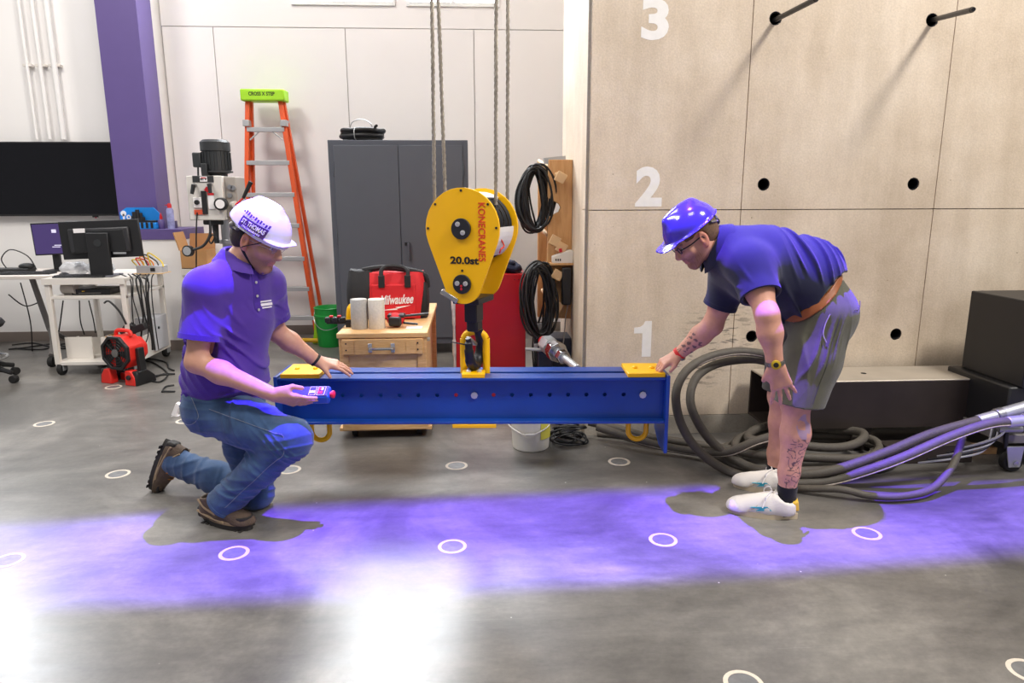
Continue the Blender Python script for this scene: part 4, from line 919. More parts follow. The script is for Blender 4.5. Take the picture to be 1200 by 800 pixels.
for k, pts in enumerate((((122, 355), (128, 353), (140, 365), (148, 380)), )):
    tag(MB().tube([at(u, v, 5.86) for u, v in pts], .008, 6, sm=6).build('loop_cable', M_cable, smooth=True), 'thick black cable looped from the middle cart shelf', 'cable')
for pts, lab in (([(160, 424), (172, 420), (194, 424), (198, 431), (204, 434)], 'black cable curling on floor from the cart to the kneeling man'), ([(166, 428), (166, 437), (178, 442), (192, 438), (204, 438)], 'black cable loop lying on floor right of the fan'), ([(158, 420), (178, 424), (196, 437), (188, 447), (175, 445), (183, 440), (205, 438)], 'long black cable loop lying on floor beside the fan'), ([(190, 459), (194, 453), (204, 451)], 'short black cable end on floor near the kneeling man'), ([(190, 458.5), (205, 458.5)], 'straight bit of black cable on floor near the kneeling man'),
               ([(10, 409), (30, 407), (60, 403), (80, 406), (99, 402)], 'black cable on floor under the desk by baseboard'), ([(14, 404), (40, 402), (70, 408), (100, 406)], 'second black cable on floor under the desk'), ([(18, 408), (50, 409), (72, 403), (90, 403)], 'black cable crossing others on floor under the desk')):
    tag(MB().tube([flr(u, v, .008)+Vector((0, 0, 0)) for u, v in pts], .007, 6, sm=8).build('floor_cable', M_cable, smooth=True), lab, 'cable', 'cables on the floor')
for (ua, va, ub, vb, Yc, lab) in ((24, 331, 38, 412, 6.9, 'black cable hanging behind the desk leg'), (62, 352, 66, 400, 6.7, 'leftmost black cable hanging under the cart shelf'), (74, 352, 67, 400, 6.75, 'slanting black cable hanging under the cart shelf'), (93, 352, 99, 392, 6.7, 'middle black cable hanging under the cart shelf'), (104, 352, 112, 390, 6.7, 'right black cable hanging under the cart shelf'), (10, 345, 50, 352, 6.75, 'slack black cable from desk to cart')):
    a, b = at(ua, va, Yc), at(ub, vb, Yc); m_ = (a+b)/2+Vector((rng.uniform(-.03, .03), 0, -.03 if vb-va > 20 else -.08))
    tag(MB().tube([a, m_, b], .006, 6, sm=8).build('drop_cable', M_cable, smooth=True), lab, 'cable', 'cables hanging under desk and cart')
# ------------------------------------------------------------------ office chair at the left edge
oc = flr(-22, 448); ch = thing('office_chair', 'black office chair with star base and casters at the left edge', 'chair', (oc.x, oc.y, 0))
for k in range(5):
    an = Rd(-6+72*k); dx, dy_ = math.cos(an), math.sin(an)
    MB().tube([(0, 0, .13), (dx*.12, dy_*.12, .125), (dx*.27, dy_*.27, .085)], [.035, .028, .02], 8).build('leg', M_black, ch, smooth=True)
    MB().cyl((dx*.28-dy_*.022, dy_*.28+dx*.022, .032), (dx*.28+dy_*.022, dy_*.28-dx*.022, .032), .032, n=14).build('caster', M_rubber, ch, bevel=.004)
MB().cyl((0, 0, .1), (0, 0, .45), .03, n=14).build('column', M_black, ch)
MB().tube([(.2*math.cos(a), .2*math.sin(a), .2) for a in np.linspace(0, 2*PI, 16, endpoint=False)], .011, 8, closed=True, sm=3).build('foot_ring', M_chrome, ch, smooth=True)
MB().lathe([(0, 0), (.2, 0), (.22, .03), (.2, .06), (0, .07)], 24, (0, 0, .45), cap=False).build('seat', M_bagblk, ch, smooth=True)
for s_ in (-.12, .12): MB().cyl((s_*.3, 0, .2), (s_*1.6, 0, .2), .008, n=6).build('ring_spoke', M_chrome, ch)
# ------------------------------------------------------------------ red fan
fo = flr(140, 452); fn = thing('jobsite_fan', 'red and black portable jobsite fan on floor in front of the cart', 'fan', (fo.x, fo.y+.1, 0), Rd(-22)); fn.scale = (1.14, 1.14, 1.14)
M_fred = mat('fan_red', (224, 44, 34), .45)
oct_ = [(.118*math.cos(PI/8+k*PI/4), .118*math.sin(PI/8+k*PI/4)) for k in range(8)]
cz = .225
MB().prism([(x*1.06, z*1.06+cz) for x, z in oct_], -.04, .09).build('housing', M_fred, fn, bevel=.01)
MB().prism([(x*.8, z*.8+cz) for x, z in oct_], .09, .15).build('rear_housing', M_fred, fn, bevel=.015)
MB().prism([(x*1.08, z*1.08+cz) for x, z in oct_], -.065, -.04, [[(x*.9, z*.9+cz) for x, z in oct_]]).build('bezel', M_black, fn, bevel=.004)
for k in range(5):
    an = 2*PI*k/5; MB().prism([(.02, -.012), (.1, -.045), (.105, .02), (.02, .012)], -.046, -.042).xf(lambda v, an=an: Vector((v.x*math.cos(an)-v.z*math.sin(an), v.y, v.x*math.sin(an)+v.z*math.cos(an)+cz))).build('blade', M_black, fn)
for r in (.03, .05, .07, .09): MB().tube([(r*math.cos(a), -.056, cz+r*math.sin(a)) for a in np.linspace(0, 2*PI, 16, endpoint=False)], .003, 5, closed=True, sm=2).build('grille_ring', M_black, fn)
for k in range(8): MB().cyl((0, -.056, cz), (.1*math.cos(k*PI/4), -.056, cz+.1*math.sin(k*PI/4)), .003, n=5).build('grille_spoke', M_black, fn)
MB().lathe([(.028, 0), (.028, .006), (0, .008)], 16, (0, -.056, cz), (0, -1, 0), cap=False).build('hub_badge', M_gleg, fn)
for s_ in (-1, 1):
    MB().prism([(s_*.12, .03), (s_*.155, .03), (s_*.15, .26), (s_*.125, .26)], .0, .05).build('arm', M_black, fn, bevel=.006)
    MB().prism([(s_*.06, .0), (s_*.16, .0), (s_*.15, .06), (s_*.12, .105), (s_*.07, .105)], -.06, .0).build('base_front', M_fred, fn, bevel=.006)
    MB().prism([(-.06, 0), (.12, 0), (.11, .05), (.05, .1), (-.05, .1)], s_*.1, s_*.165, T=lambda a, y, b: Vector((y, a, b))).build('base_side', M_black, fn, bevel=.008)
MB().box(-.1, .1, .05, .12, 0, .05).build('base_back', M_fred, fn, bevel=.006)
MB().lathe([(.018, 0), (.016, .014), (0, .015)], 12, (.105, -.06, .06), (0, -1, 0), cap=False).build('knob', M_black, fn, smooth=True)
MB().tube([(-.07, .03, .335), (-.05, .03, .37), (.05, .03, .37), (.07, .03, .335)], .014, 8).build('handle', M_fred, fn, smooth=True)
lettering('Milwaukee', M_wht, fn, (1, 0, 0), (0, -.3, 1), (-.04, -.045, cz+.118), .02, width=.07, depth=.0005, shear=.3)

# ------------------------------------------------------------------ steel box section by the wall
M_tube = mat('mill_scale_steel', (58, 50, 46), .5, .35, var=.2, vscale=4); M_tubetop = mat('pale_steel', (176, 166, 152), .45, .3, var=.1, vscale=5)  # paler steel colour for the top wall and the offcut
ty = 3.72; p0 = at(900, 447, ty); zt_ = .43; zb_ = .145; x0 = p0.x+.03
bt = thing('steel_box_beam', 'large hollow dark steel box section lying along the concrete wall', 'steel beam', (x0, ty, 0))
D = .32
MB().box(0, 2.6, 0, .014, zb_, zt_-.012).build('front_wall', M_tube, bt); MB().box(0, 2.6, D-.014, D, zb_, zt_-.012).build('rear_wall', M_tube, bt)
MB().box(0, 2.6, .014, D-.014, zb_, zb_+.014).build('bottom_wall', M_tube, bt)
MB().box(0, 2.6, -.0, D, zt_-.013, zt_).build('top_wall', M_tubetop, bt, bevel=.006)
for x in (.25, .62, 1.5): MB().cyl((x, .16, zt_-.001), (x, .16, zt_+.0015), .016, n=14).build('bolt_hole', M_hole, bt)
for x in (.5, 2.0): MB().box(x, x+.12, .02, D, .0, zb_).build('support_block', M_tube, bt)
M_lum = wood_mat('rough_timber', (176, 128, 82), (200, 154, 104), 5, (2, 9, 9))
a = at(1045, 503, 3.5); tag(MB().box(0, .5, 0, .1, .0, .105).build('steel_block', M_tube, bevel=.003), 'dark steel block on floor in front of the box section', 'steel block').location = (a.x, 3.52, 0)
a = at(1105, 540, 3.6); tag(MB().box(0, .36, 0, .09, 0, .04).build('timber', M_lum, bevel=.003), 'pale timber batten on floor beneath the big hoses', 'timber').location = (a.x-.05, 3.62, 0) if False else (a.x-.02, 3.63, 0)
tag(MB().prism([(0, .0), (.12, .0), (.06, .06)], 0, .09).build('plate_offcut', M_tubetop), 'light triangular steel plate offcut beside the dark steel block', 'plate').location = (at(1022, 515, 3.55).x, 3.54, .0)
# ------------------------------------------------------------------ black machine at the right edge
mx = at(1186, 440, 3.42).x
mc_ = thing('power_unit', 'black hydraulic power unit on casters at the right edge', 'machine', (mx, 3.42, 0))
MB().box(.05, .8, -.02, .45, .46, .92).build('cabinet', M_black, mc_, bevel=.006)
MB().box(.0, .8, .0, .5, .2, .46).build('tank', M_black, mc_, bevel=.01)
MB().box(-.01, .8, -.02, .48, .15, .2).build('frame', M_gleg, mc_, bevel=.004)
for x in (.02,):
    MB().cyl((x+.02, -.05, .055), (x+.02, -.005, .055), .055, n=22).build('caster_wheel', M_rubber, mc_, bevel=.006)
    MB().prism([(x-.015, .03), (x+.05, .03), (x+.06, .15), (x-.04, .15)], -.062, -.055).build('caster_fork', M_zinc, mc_, bevel=.004)
    MB().cyl((x+.02, -.07, .055), (x+.02, -.06, .055), .014, n=10).build('axle', M_chrome, mc_)
    MB().cyl((x+.55, .3, .055), (x+.6, .3, .055), .055, n=18).build('caster_wheel', M_rubber, mc_)
for k in range(5): MB().tube([(-.02-.01*k, -.03+.01*k, .28), (-.06-.02*k, -.06, .22-.02*k), (-.16-.03*k, -.05, .17-.02*k), (-.28-.05*k, -.03, .13-.018*k)], .007-.001*(k % 3), 6).build('sensor_lead', M_cable if k % 2 else M_grey, mc_, smooth=True)
MB().cyl((-.07, -.04, .24), (.06, -.04, .24), .02, n=10).build('connector', M_steel, mc_, smooth=True); MB().cyl((-.02, -.05, .14), (-.02, -.04, .24), .012, n=10).build('valve', M_dkmetal, mc_)
# ------------------------------------------------------------------ hydraulic hoses
M_hose = mat('ribbed_grey_hose', (84, 78, 70), .65, var=.08, vscale=30, bump=.25, bscale=90); M_stripe = mat('hose_print_stripe', (176, 164, 152), .6, var=.25, vscale=60)
def hose(lab, pts, r, stripe=False, name='hydraulic_hose', m=None):
    P = [at(u, v, Y) if not fl else flr(u, v, r+fl-1) for (u, v, Y, fl) in [(p+(0,))[:4] for p in pts]]
    for p in P: p.z = max(p.z, r+.002)
    t = thing(name, lab, 'hose', (P[0].x, P[0].y, 0), group='hydraulic hoses')
    off = Vector(t.location)
    c = smooth_path([p-off for p in P], 10)
    MB().tube(c, r, 14, sm=0).build('hose_body', m or M_hose, t, smooth=True)
    if stripe:
        MB().tube([p+Vector((0, -r*.80, -r*.42)) for p in c], r*.24, 5, sm=0).build('print_stripe', M_stripe, t)
    return t, [p-off for p in P]
f = 1
def fit(t, p, d, r):
    d = Vector(d).normalized()
    MB().cyl(p-d*.03, p+d*.07, r*1.18, n=18).build('ferrule', M_zinc, t, bevel=.003)
    MB().cyl(p+d*.07, p+d*.11, r*1.45, n=18).build('coupling_ring', M_steel, t, bevel=.004)
    MB().cyl(p+d*.1, p+d*.3, r*1.3, n=18).build('coupling_body', M_zinc, t, bevel=.004)
R1 = .0245
t, P = hose('thick hose with end coupling sweeping from the machine to the inner leaning loop', [(1152, 491, 3.30), (1092, 508, 3.28), (1038, 530, 3.26), (983, 549, 3.25), (940, 556, 0, 1.04), (900, 553, 0, 1.03), (866, 541, 0, 1.02), (832, 515, 3.6), (813, 485, 3.64), (809, 462, 3.72), (817, 441, 3.79), (836, 428, 3.84), (862, 422, 3.88), (892, 422, 3.84), (920, 434, 3.7), (936, 462, 3.62), (930, 500, 3.58), (905, 515, 3.56), (870, 526, 3.64), (840, 524, 3.7), (800, 518, 3.78), (760, 512, 3.86), (720, 501, 3.95), (690, 494, 4.0)], R1)
fit(t, P[0], P[0]-P[1], R1)
t, P = hose('thick hose with printed stripe running from the machine into the outer leaning loop', [(1186, 494, 3.22), (1157, 497, 3.2), (1113, 512, 3.19), (1048, 540, 3.18), (983, 561, 3.24), (940, 566, 0, 1.002), (900, 565, 0, 1.002), (850, 550, 0, 1.002), (817, 526, 3.52), (798, 496, 3.58), (792, 464, 3.62), (800, 440, 3.7), (818, 424, 3.76), (846, 414, 3.8), (876, 412, 3.82), (912, 420, 3.74), (940, 444, 3.62), (944, 480, 3.54), (920, 505, 3.5), (885, 517, 3.5), (850, 530, 3.55), (800, 527, 3.7), (750, 516, 3.8), (700, 500, 3.94)], R1, True)
fit(t, P[0], P[0]-P[1], R1)
t, P = hose('thinner hose curling down from the machine onto the floor', [(1128, 512, 3.28), (1118, 542, 3.2), (1100, 566, 3.12), (1081, 577, 3.06), (1048, 582, 3.04), (1016, 580, 3.06), (983, 573, 3.1), (930, 572, 0, 1.0), (880, 563, 0, 1.0)], .018)
for k in range(3):
    rr = .62-.1*k; c_ = flr(958, 548); 
    pts = [(c_.x+rr*.78*math.cos(a), c_.y+.12+rr*.42*math.sin(a)+.02*k, .03+.05*k+.012*math.sin(a*3+k)) for a in np.linspace(0, 2*PI, 16, endpoint=False)]
    tag(MB().tube(pts, .024, 12, closed=True, sm=5).build('coiled_hose', M_hose, smooth=True), ('lowest', 'middle', 'topmost')[k]+' turn of grey hose coiled on floor behind the bending man', 'hose', 'hydraulic hoses coiled on the floor')
tag(MB().tube([flr(700, 508, .02), flr(740, 512, .02), flr(800, 522, .02), flr(850, 540, .02), flr(890, 555, .02)], .018, 10, sm=8).build('floor_hose', M_hose, smooth=True), 'thin dark hose lying on floor beneath the right end of the beam', 'hose')

p = flr(207, 487); t = thing('paper_tag', 'small folded white paper tag on floor behind the kneeling man', 'paper', (p.x, p.y, 0))
MB().box(-.03, .0, -.02, .02, 0, .09, Matrix.Rotation(Rd(25), 3, 'Y'), (0, 0, 0)).build('leaf', M_wht, t); MB().box(-.03, .02, -.02, .02, 0, .002).build('base', M_wht, t)
# ------------------------------------------------------------------ sculpting by signed distance fields (people)
V3 = lambda *a: np.array(a, float)
def npv(v): return np.array([v[0], v[1], v[2]], float)
def unit(v): v = np.asarray(v, float); return v/np.linalg.norm(v)
class Vol:
    def __init__(s, lo, hi, h):
        s.lo = np.asarray(lo, float); s.h = h
        s.n = np.maximum(2, np.ceil((np.asarray(hi)-s.lo)/h).astype(int)+1)
        s.ax = [(s.lo[i]+h*np.arange(s.n[i])).astype(np.float32) for i in range(3)]
        s.d = np.full(tuple(s.n), .5, np.float32)
    def win(s, lo, hi):
        a = np.clip(np.floor((np.asarray(lo)-s.lo)/s.h).astype(int), 0, s.n-1); b = np.clip(np.ceil((np.asarray(hi)-s.lo)/s.h).astype(int)+1, 1, s.n)
        sl = tuple(slice(a[i], b[i]) for i in range(3))
        return sl, s.ax[0][sl[0]][:, None, None], s.ax[1][sl[1]][None, :, None], s.ax[2][sl[2]][None, None, :]
    def put(s, sl, dd, k, op):
        a = s.d[sl]; dd = dd.astype(np.float32)
        if op == '+':
            if k > 0: h = np.maximum(k-np.abs(a-dd), 0)/k; s.d[sl] = np.minimum(a, dd)-h*h*k*.25
            else: s.d[sl] = np.minimum(a, dd)
        else:
            dd = -dd
            if k > 0: h = np.maximum(k-np.abs(a-dd), 0)/k; s.d[sl] = np.maximum(a, dd)+h*h*k*.25
            else: s.d[sl] = np.maximum(a, dd)
    def cone(s, a, b, ra, rb, k=.02, flat=None, cut=None, op='+'):
        a = npv(a); b = npv(b); f = 1.
        if flat is not None: ax = unit(flat[0]); f = flat[1]
        m = max(ra, rb)*max(1, f)+k+3*s.h
        sl, X, Y, Z = s.win(np.minimum(a, b)-m, np.maximum(a, b)+m)
        px, py, pz = X-a[0], Y-a[1], Z-a[2]; d = b-a
        if flat is not None:
            c = (px*ax[0]+py*ax[1]+pz*ax[2])*(1/f-1); px = px+c*ax[0]; py = py+c*ax[1]; pz = pz+c*ax[2]
            d = d+ax*(d@ax)*(1/f-1)
        t = np.clip((px*d[0]+py*d[1]+pz*d[2])/max(d@d, 1e-9), 0, 1)
        dd = np.sqrt((px-t*d[0])**2+(py-t*d[1])**2+(pz-t*d[2])**2)-(ra+(rb-ra)*t)
        if f < 1: dd = dd*(f*.5+.5)
        if cut is not None:
            for o, nn in cut: dd = np.maximum(dd, (X-o[0])*nn[0]+(Y-o[1])*nn[1]+(Z-o[2])*nn[2])
        s.put(sl, dd, k, op); return s
    def chain(s, pts, rs, k=.02, **kw):
        for i in range(len(pts)-1): s.cone(pts[i], pts[i+1], rs[i], rs[i+1], k, **kw)
        return s
    def ell(s, c, r, R=None, k=.02, op='+'):
        c = npv(c); r = np.asarray(r, float); R = np.eye(3) if R is None else R
        m = r.max()+k+3*s.h; sl, X, Y, Z = s.win(c-m, c+m)
        p = [X-c[0], Y-c[1], Z-c[2]]
        q = [(p[0]*R[0, i]+p[1]*R[1, i]+p[2]*R[2, i]) for i in range(3)]
        k0 = np.sqrt((q[0]/r[0])**2+(q[1]/r[1])**2+(q[2]/r[2])**2); k1 = np.sqrt((q[0]/r[0]**2)**2+(q[1]/r[1]**2)**2+(q[2]/r[2]**2)**2)
        s.put(sl, k0*(k0-1)/np.maximum(k1, 1e-6), k, op); return s
    def plane(s, o, n, k=0.):
        "remove everything on the side n points to"
        n = unit(n); X, Y, Z = s.ax[0][:, None, None], s.ax[1][None, :, None], s.ax[2][None, None, :]
        s.put((slice(None),)*3, -((X-o[0])*n[0]+(Y-o[1])*n[1]+(Z-o[2])*n[2]), k, '-'); return s
    def displace(s, fn, band=.04):
        i = np.nonzero(np.abs(s.d) < band)
        P = np.stack([s.ax[0][i[0]], s.ax[1][i[1]], s.ax[2][i[2]]], 1).astype(float)
        s.d[i] += fn(P).astype(np.float32); return s
    def mesh(s):
        d = s.d; I = d < 0
        c = np.zeros(tuple(s.n-1), np.uint8)
        for a in (0, 1):
            for b in (0, 1):
                for e in (0, 1): c += I[a:s.n[0]-1+a, b:s.n[1]-1+b, e:s.n[2]-1+e]
        act = np.nonzero((c > 0) & (c < 8)); nv = len(act[0])
        idx = np.full(c.shape, -1, np.int32); idx[act] = np.arange(nv)
        co = [(a, b, e) for a in (0, 1) for b in (0, 1) for e in (0, 1)]
        val = np.stack([d[act[0]+a, act[1]+b, act[2]+e] for a, b, e in co], 1)
        sm = np.zeros((nv, 3)); cnt = np.zeros(nv)
        for i in range(8):
            for j in range(i+1, 8):
                if sum(abs(co[i][q]-co[j][q]) for q in range(3)) != 1: continue
                m = (val[:, i] < 0) != (val[:, j] < 0); den = val[:, i]-val[:, j]
                t = np.where(m, val[:, i]/np.where(np.abs(den) < 1e-12, 1, den), 0)
                for q in range(3): sm[:, q] += np.where(m, co[i][q]+t*(co[j][q]-co[i][q]), 0)
                cnt += m
        P = s.lo+s.h*(np.stack(act, 1)+sm/cnt[:, None])
        F = []
        for q in range(3):
            sl0 = [slice(1, -1)]*3; sl0[q] = slice(0, -1); sl1 = [slice(1, -1)]*3; sl1[q] = slice(1, None)
            A, B = I[tuple(sl0)], I[tuple(sl1)]
            for flip, mk in ((False, A & ~B), (True, ~A & B)):
                e = np.nonzero(mk)
                if not len(e[0]): continue
                g = [e[0]+(0 if q == 0 else 1), e[1]+(0 if q == 1 else 1), e[2]+(0 if q == 2 else 1)]
                u, v = [(1, 2), (2, 0), (0, 1)][q]
                def at_(du, dv):
                    z = [g[0].copy(), g[1].copy(), g[2].copy()]; z[u] -= du; z[v] -= dv; return idx[z[0], z[1], z[2]]
                f = np.stack([at_(1, 1), at_(0, 1), at_(0, 0), at_(1, 0)], 1)
                if flip: f = f[:, ::-1]
                F.append(f)
        F = np.concatenate(F); F = F[(F >= 0).all(1)]
        return P, F
def np_mesh(name, P, F, m, parent, org=(0, 0, 0), col=None, relax=1):
    if relax:      # one light smoothing pass removes voxel stepping
        for lam in (.5, -.3)*relax:
            acc = np.zeros_like(P); c = np.zeros(len(P))
            for i in range(4):
                for j in ((i+1) % 4, (i-1) % 4): np.add.at(acc, F[:, i], P[F[:, j]]); np.add.at(c, F[:, i], 1)
            P = P+lam*(acc/np.maximum(c, 1)[:, None]-P)
    me = bpy.data.meshes.new(name); me.vertices.add(len(P)); me.vertices.foreach_set('co', (P-npv(org)).astype(np.float32).ravel())
    me.loops.add(F.size); me.loops.foreach_set('vertex_index', F.astype(np.int32).ravel())
    me.polygons.add(len(F)); me.polygons.foreach_set('loop_start', np.arange(0, F.size, 4, dtype=np.int32)); me.polygons.foreach_set('loop_total', np.full(len(F), 4, np.int32))
    me.update(calc_edges=True); me.validate(); me.polygons.foreach_set('use_smooth', np.ones(len(me.polygons), bool))
    if col is not None:
        a = me.color_attributes.new('tone', 'FLOAT_COLOR', 'POINT'); c4 = np.ones((len(P), 4), np.float32); c4[:, :3] = col; a.data.foreach_set('color', c4.ravel())
    return link(name, me, m, parent)
def tone_mat(name, rough=.5, bump=.15, bscale=250, spec=.4):
    m, N, L, b = node_mat(name); a = N.new('ShaderNodeAttribute'); a.attribute_name = 'tone'
    tc = N.new('ShaderNodeTexCoord'); n = noise(N, L, tc, 40, 4); r = ramp(N, [(.3, (.92, .9, .9)), (.7, (1.05, 1.05, 1.05))]); L.new(n.outputs['Fac'], r.inputs['Fac'])
    L.new(mix(N, L, 'MULTIPLY', .8, a.outputs['Color'], r.outputs['Color']), b.inputs['Base Color'])
    b.inputs['Roughness'].default_value = rough; b.inputs['Specular IOR Level'].default_value = spec
    n2 = noise(N, L, tc, bscale, 3); bp = N.new('ShaderNodeBump'); bp.inputs['Strength'].default_value = bump; bp.inputs['Distance'].default_value = .004
    L.new(n2.outputs['Fac'], bp.inputs['Height']); L.new(bp.outputs['Normal'], b.inputs['Normal']); return m
def cloth_mat(name, rgb, weave=900., rough=.85, var=.08, sheen=.2):
    m = mat(name, rgb, rough, var=var, vscale=14, bump=.25, bscale=weave, spec=.2)
    m.node_tree.nodes['Principled BSDF'].inputs['Sheen Weight'].default_value = sheen; return m

# ---- anatomy helpers -------------------------------------------------
def head_frame(c, fwd, roll=0., up=(0, 0, 1)):
    f = unit(fwd); l = unit(np.cross(up, f)); u = np.cross(f, l); return npv(c), np.stack([f, l, u], 1)   # columns: forward, left, up
def sculpt_head(v, c, R, s=1., neck=None, nr=.056, beard=False):
    H = lambda x, y, z: c+R @ (V3(x, y, z)*s)
    E = lambda p, r, k=.015, op='+': v.ell(H(*p), np.array(r)*s, R, k*s, op)
    C = lambda a, b, ra, rb, k=.012, op='+': v.cone(H(*a), H(*b), ra*s, rb*s, k*s, op=op)
    E((-.012, 0, .035), (.098, .077, .088), .02); E((.03, 0, -.035), (.066, .060, .082), .03)
    C((.0, .05, -.055), (.068, .022, -.102), .022, .019, .025); C((.0, -.05, -.055), (.068, -.022, -.102), .022, .019, .025)
    C((.073, .012, -.107), (.073, -.012, -.107), .017, .017, .02)
    C((.072, .035, .022), (.088, .008, .018), .012, .011, .02); C((.072, -.035, .022), (.088, -.008, .018), .012, .011, .02)
    for y in (1, -1):
        E((.092, .033*y, .0), (.016, .018, .012), .012, '-'); E((.073, .032*y, -.002), (.0155, .0145, .0125), .003)
        C((.06, .05*y, -.03), (.075, .035*y, -.035), .016, .014, .025)                       # cheekbone
        C((.082, .012*y, -.046), (.094, .010*y, -.043), .0085, .009, .008)                   # nostril wing
        E((-.010, .080*y, -.012), (.020, .0095, .034), .006); E((-.006, .090*y, -.008), (.010, .008, .018), .004, '-'); E((-.004, .078*y, -.042), (.011, .008, .011), .006)
    C((.090, 0, .008), (.113, 0, -.034), .0085, .0115, .012); C((.108, 0, -.038), (.096, 0, -.047), .0105, .008, .01)
    E((.086, 0, -.062), (.014, .021, .010), .012); C((.087, .018, -.0665), (.0955, 0, -.0645), .0045, .0062, .005); C((.087, -.018, -.0665), (.0955, 0, -.0645), .0045, .0062, .005)
    C((.086, .016, -.0755), (.0925, 0, -.0775), .005, .0068, .005); C((.086, -.016, -.0755), (.0925, 0, -.0775), .005, .0068, .005)
    C((.098, .02, -.071), (.098, -.02, -.071), .0012, .0012, .003, '-')
    if neck is not None: v.cone(H(-.03, 0, -.055), neck, nr, nr*1.12, .03)
    return H
def hand(v, wrist, xd, dorsal, side, curls, spread=.06, s=1., thumb=((.022, .030, -.004), (.050, .052, -.012), (.078, .064, -.020)), tcurl=None):
    "side=+1: thumb along +y of the hand frame; curls: 4 tuples of joint bends (deg)"
    x = unit(xd); z = unit(npv(dorsal)-x*(npv(dorsal) @ x)); y = np.cross(z, x); w = npv(wrist)
    G = lambda a, b, c: w+(x*a+y*(b*side)+z*c)*s
    v.cone(G(-.03, 0, 0), G(.02, 0, 0), .028*s, .028*s, .012, flat=(z, .72))
    for b0, b1 in ((.016, .030), (.006, .010), (-.006, -.010), (-.015, -.028)): v.cone(G(.012, b0, 0), G(.088, b1, .002), .017*s, .0125*s, .014)
    v.cone(G(.02, .016, -.006), G(.05, .034, -.008), .017*s, .013*s, .014)
    tips = []
    for i, (b, l, r) in enumerate(((.030, (.040, .025, .020), .0090), (.010, (.045, .028, .021), .0093), (-.010, (.041, .026, .020), .0088), (-.028, (.032, .020, .017), .0078))):
        p = G(.086, b, .0); sp = spread*(1.5-i)*side; ang = 0.
        d0 = x*math.cos(sp)+y*math.sin(sp)
        for j in range(3):
            ang += Rd(curls[i][j]); dj = d0*math.cos(ang)-z*math.sin(ang); q = p+dj*l[j]*s
            v.cone(p, q, r*s*(1-.1*j), r*s*(.92-.1*j), .004 if j else .008); p = q
        tips.append(p)
    T = [G(*t) for t in thumb]
    v.cone(T[0], T[1], .0145*s, .0112*s, .012); v.cone(T[1], T[2], .0108*s, .0088*s, .004); tips.append(T[2])
    return tips, (x, y, z)
def tube_ring(name, c, axis, r, wdt, th, m, parent, org, flat=None):
    c = npv(c); a = unit(axis); x = unit(np.cross(a, (0.3, .2, .9))); y = np.cross(a, x); mb = MB(); n = 28; vs = []
    for rr, hh in ((r, -wdt/2), (r+th, -wdt/2), (r+th, wdt/2), (r, wdt/2)):
        for k in range(n):
            p = c+a*hh+(x*math.cos(2*PI*k/n)+y*math.sin(2*PI*k/n))*rr
            if flat is not None: q = p-c; q = q+flat[0]*((q @ flat[0])*(flat[1]-1)); p = c+q
            vs.append(Vector(p-npv(org)))
    mb.add(vs, [(i*n+k, i*n+(k+1) % n, ((i+1) % 4)*n+(k+1) % n, ((i+1) % 4)*n+k) for i in range(4) for k in range(n)])
    return mb.build(name, m, parent, smooth=True)
def sdf_bounds(pts, pad): P = np.array([npv(p) for p in pts]); return P.min(0)-pad, P.max(0)+pad
def folds(P, o, d, across, freq, amp, seed=0):
    "wavy fold relief running along d, repeating along 'across'"
    q = P-npv(o); a = q @ unit(across); b = q @ unit(d)
    w = a*freq+2.6*np.sin(b*7+a*5+seed)+1.5*np.sin(b*13-a*17+seed*2)+1.2*np.sin(a*31+seed)
    return -amp*(np.exp(2.2*(np.sin(w)-1))-.35)*np.clip(.5+.8*np.sin(b*11+a*19+seed*3)*np.sin(a*13-b*5+seed), 0, 1.2)

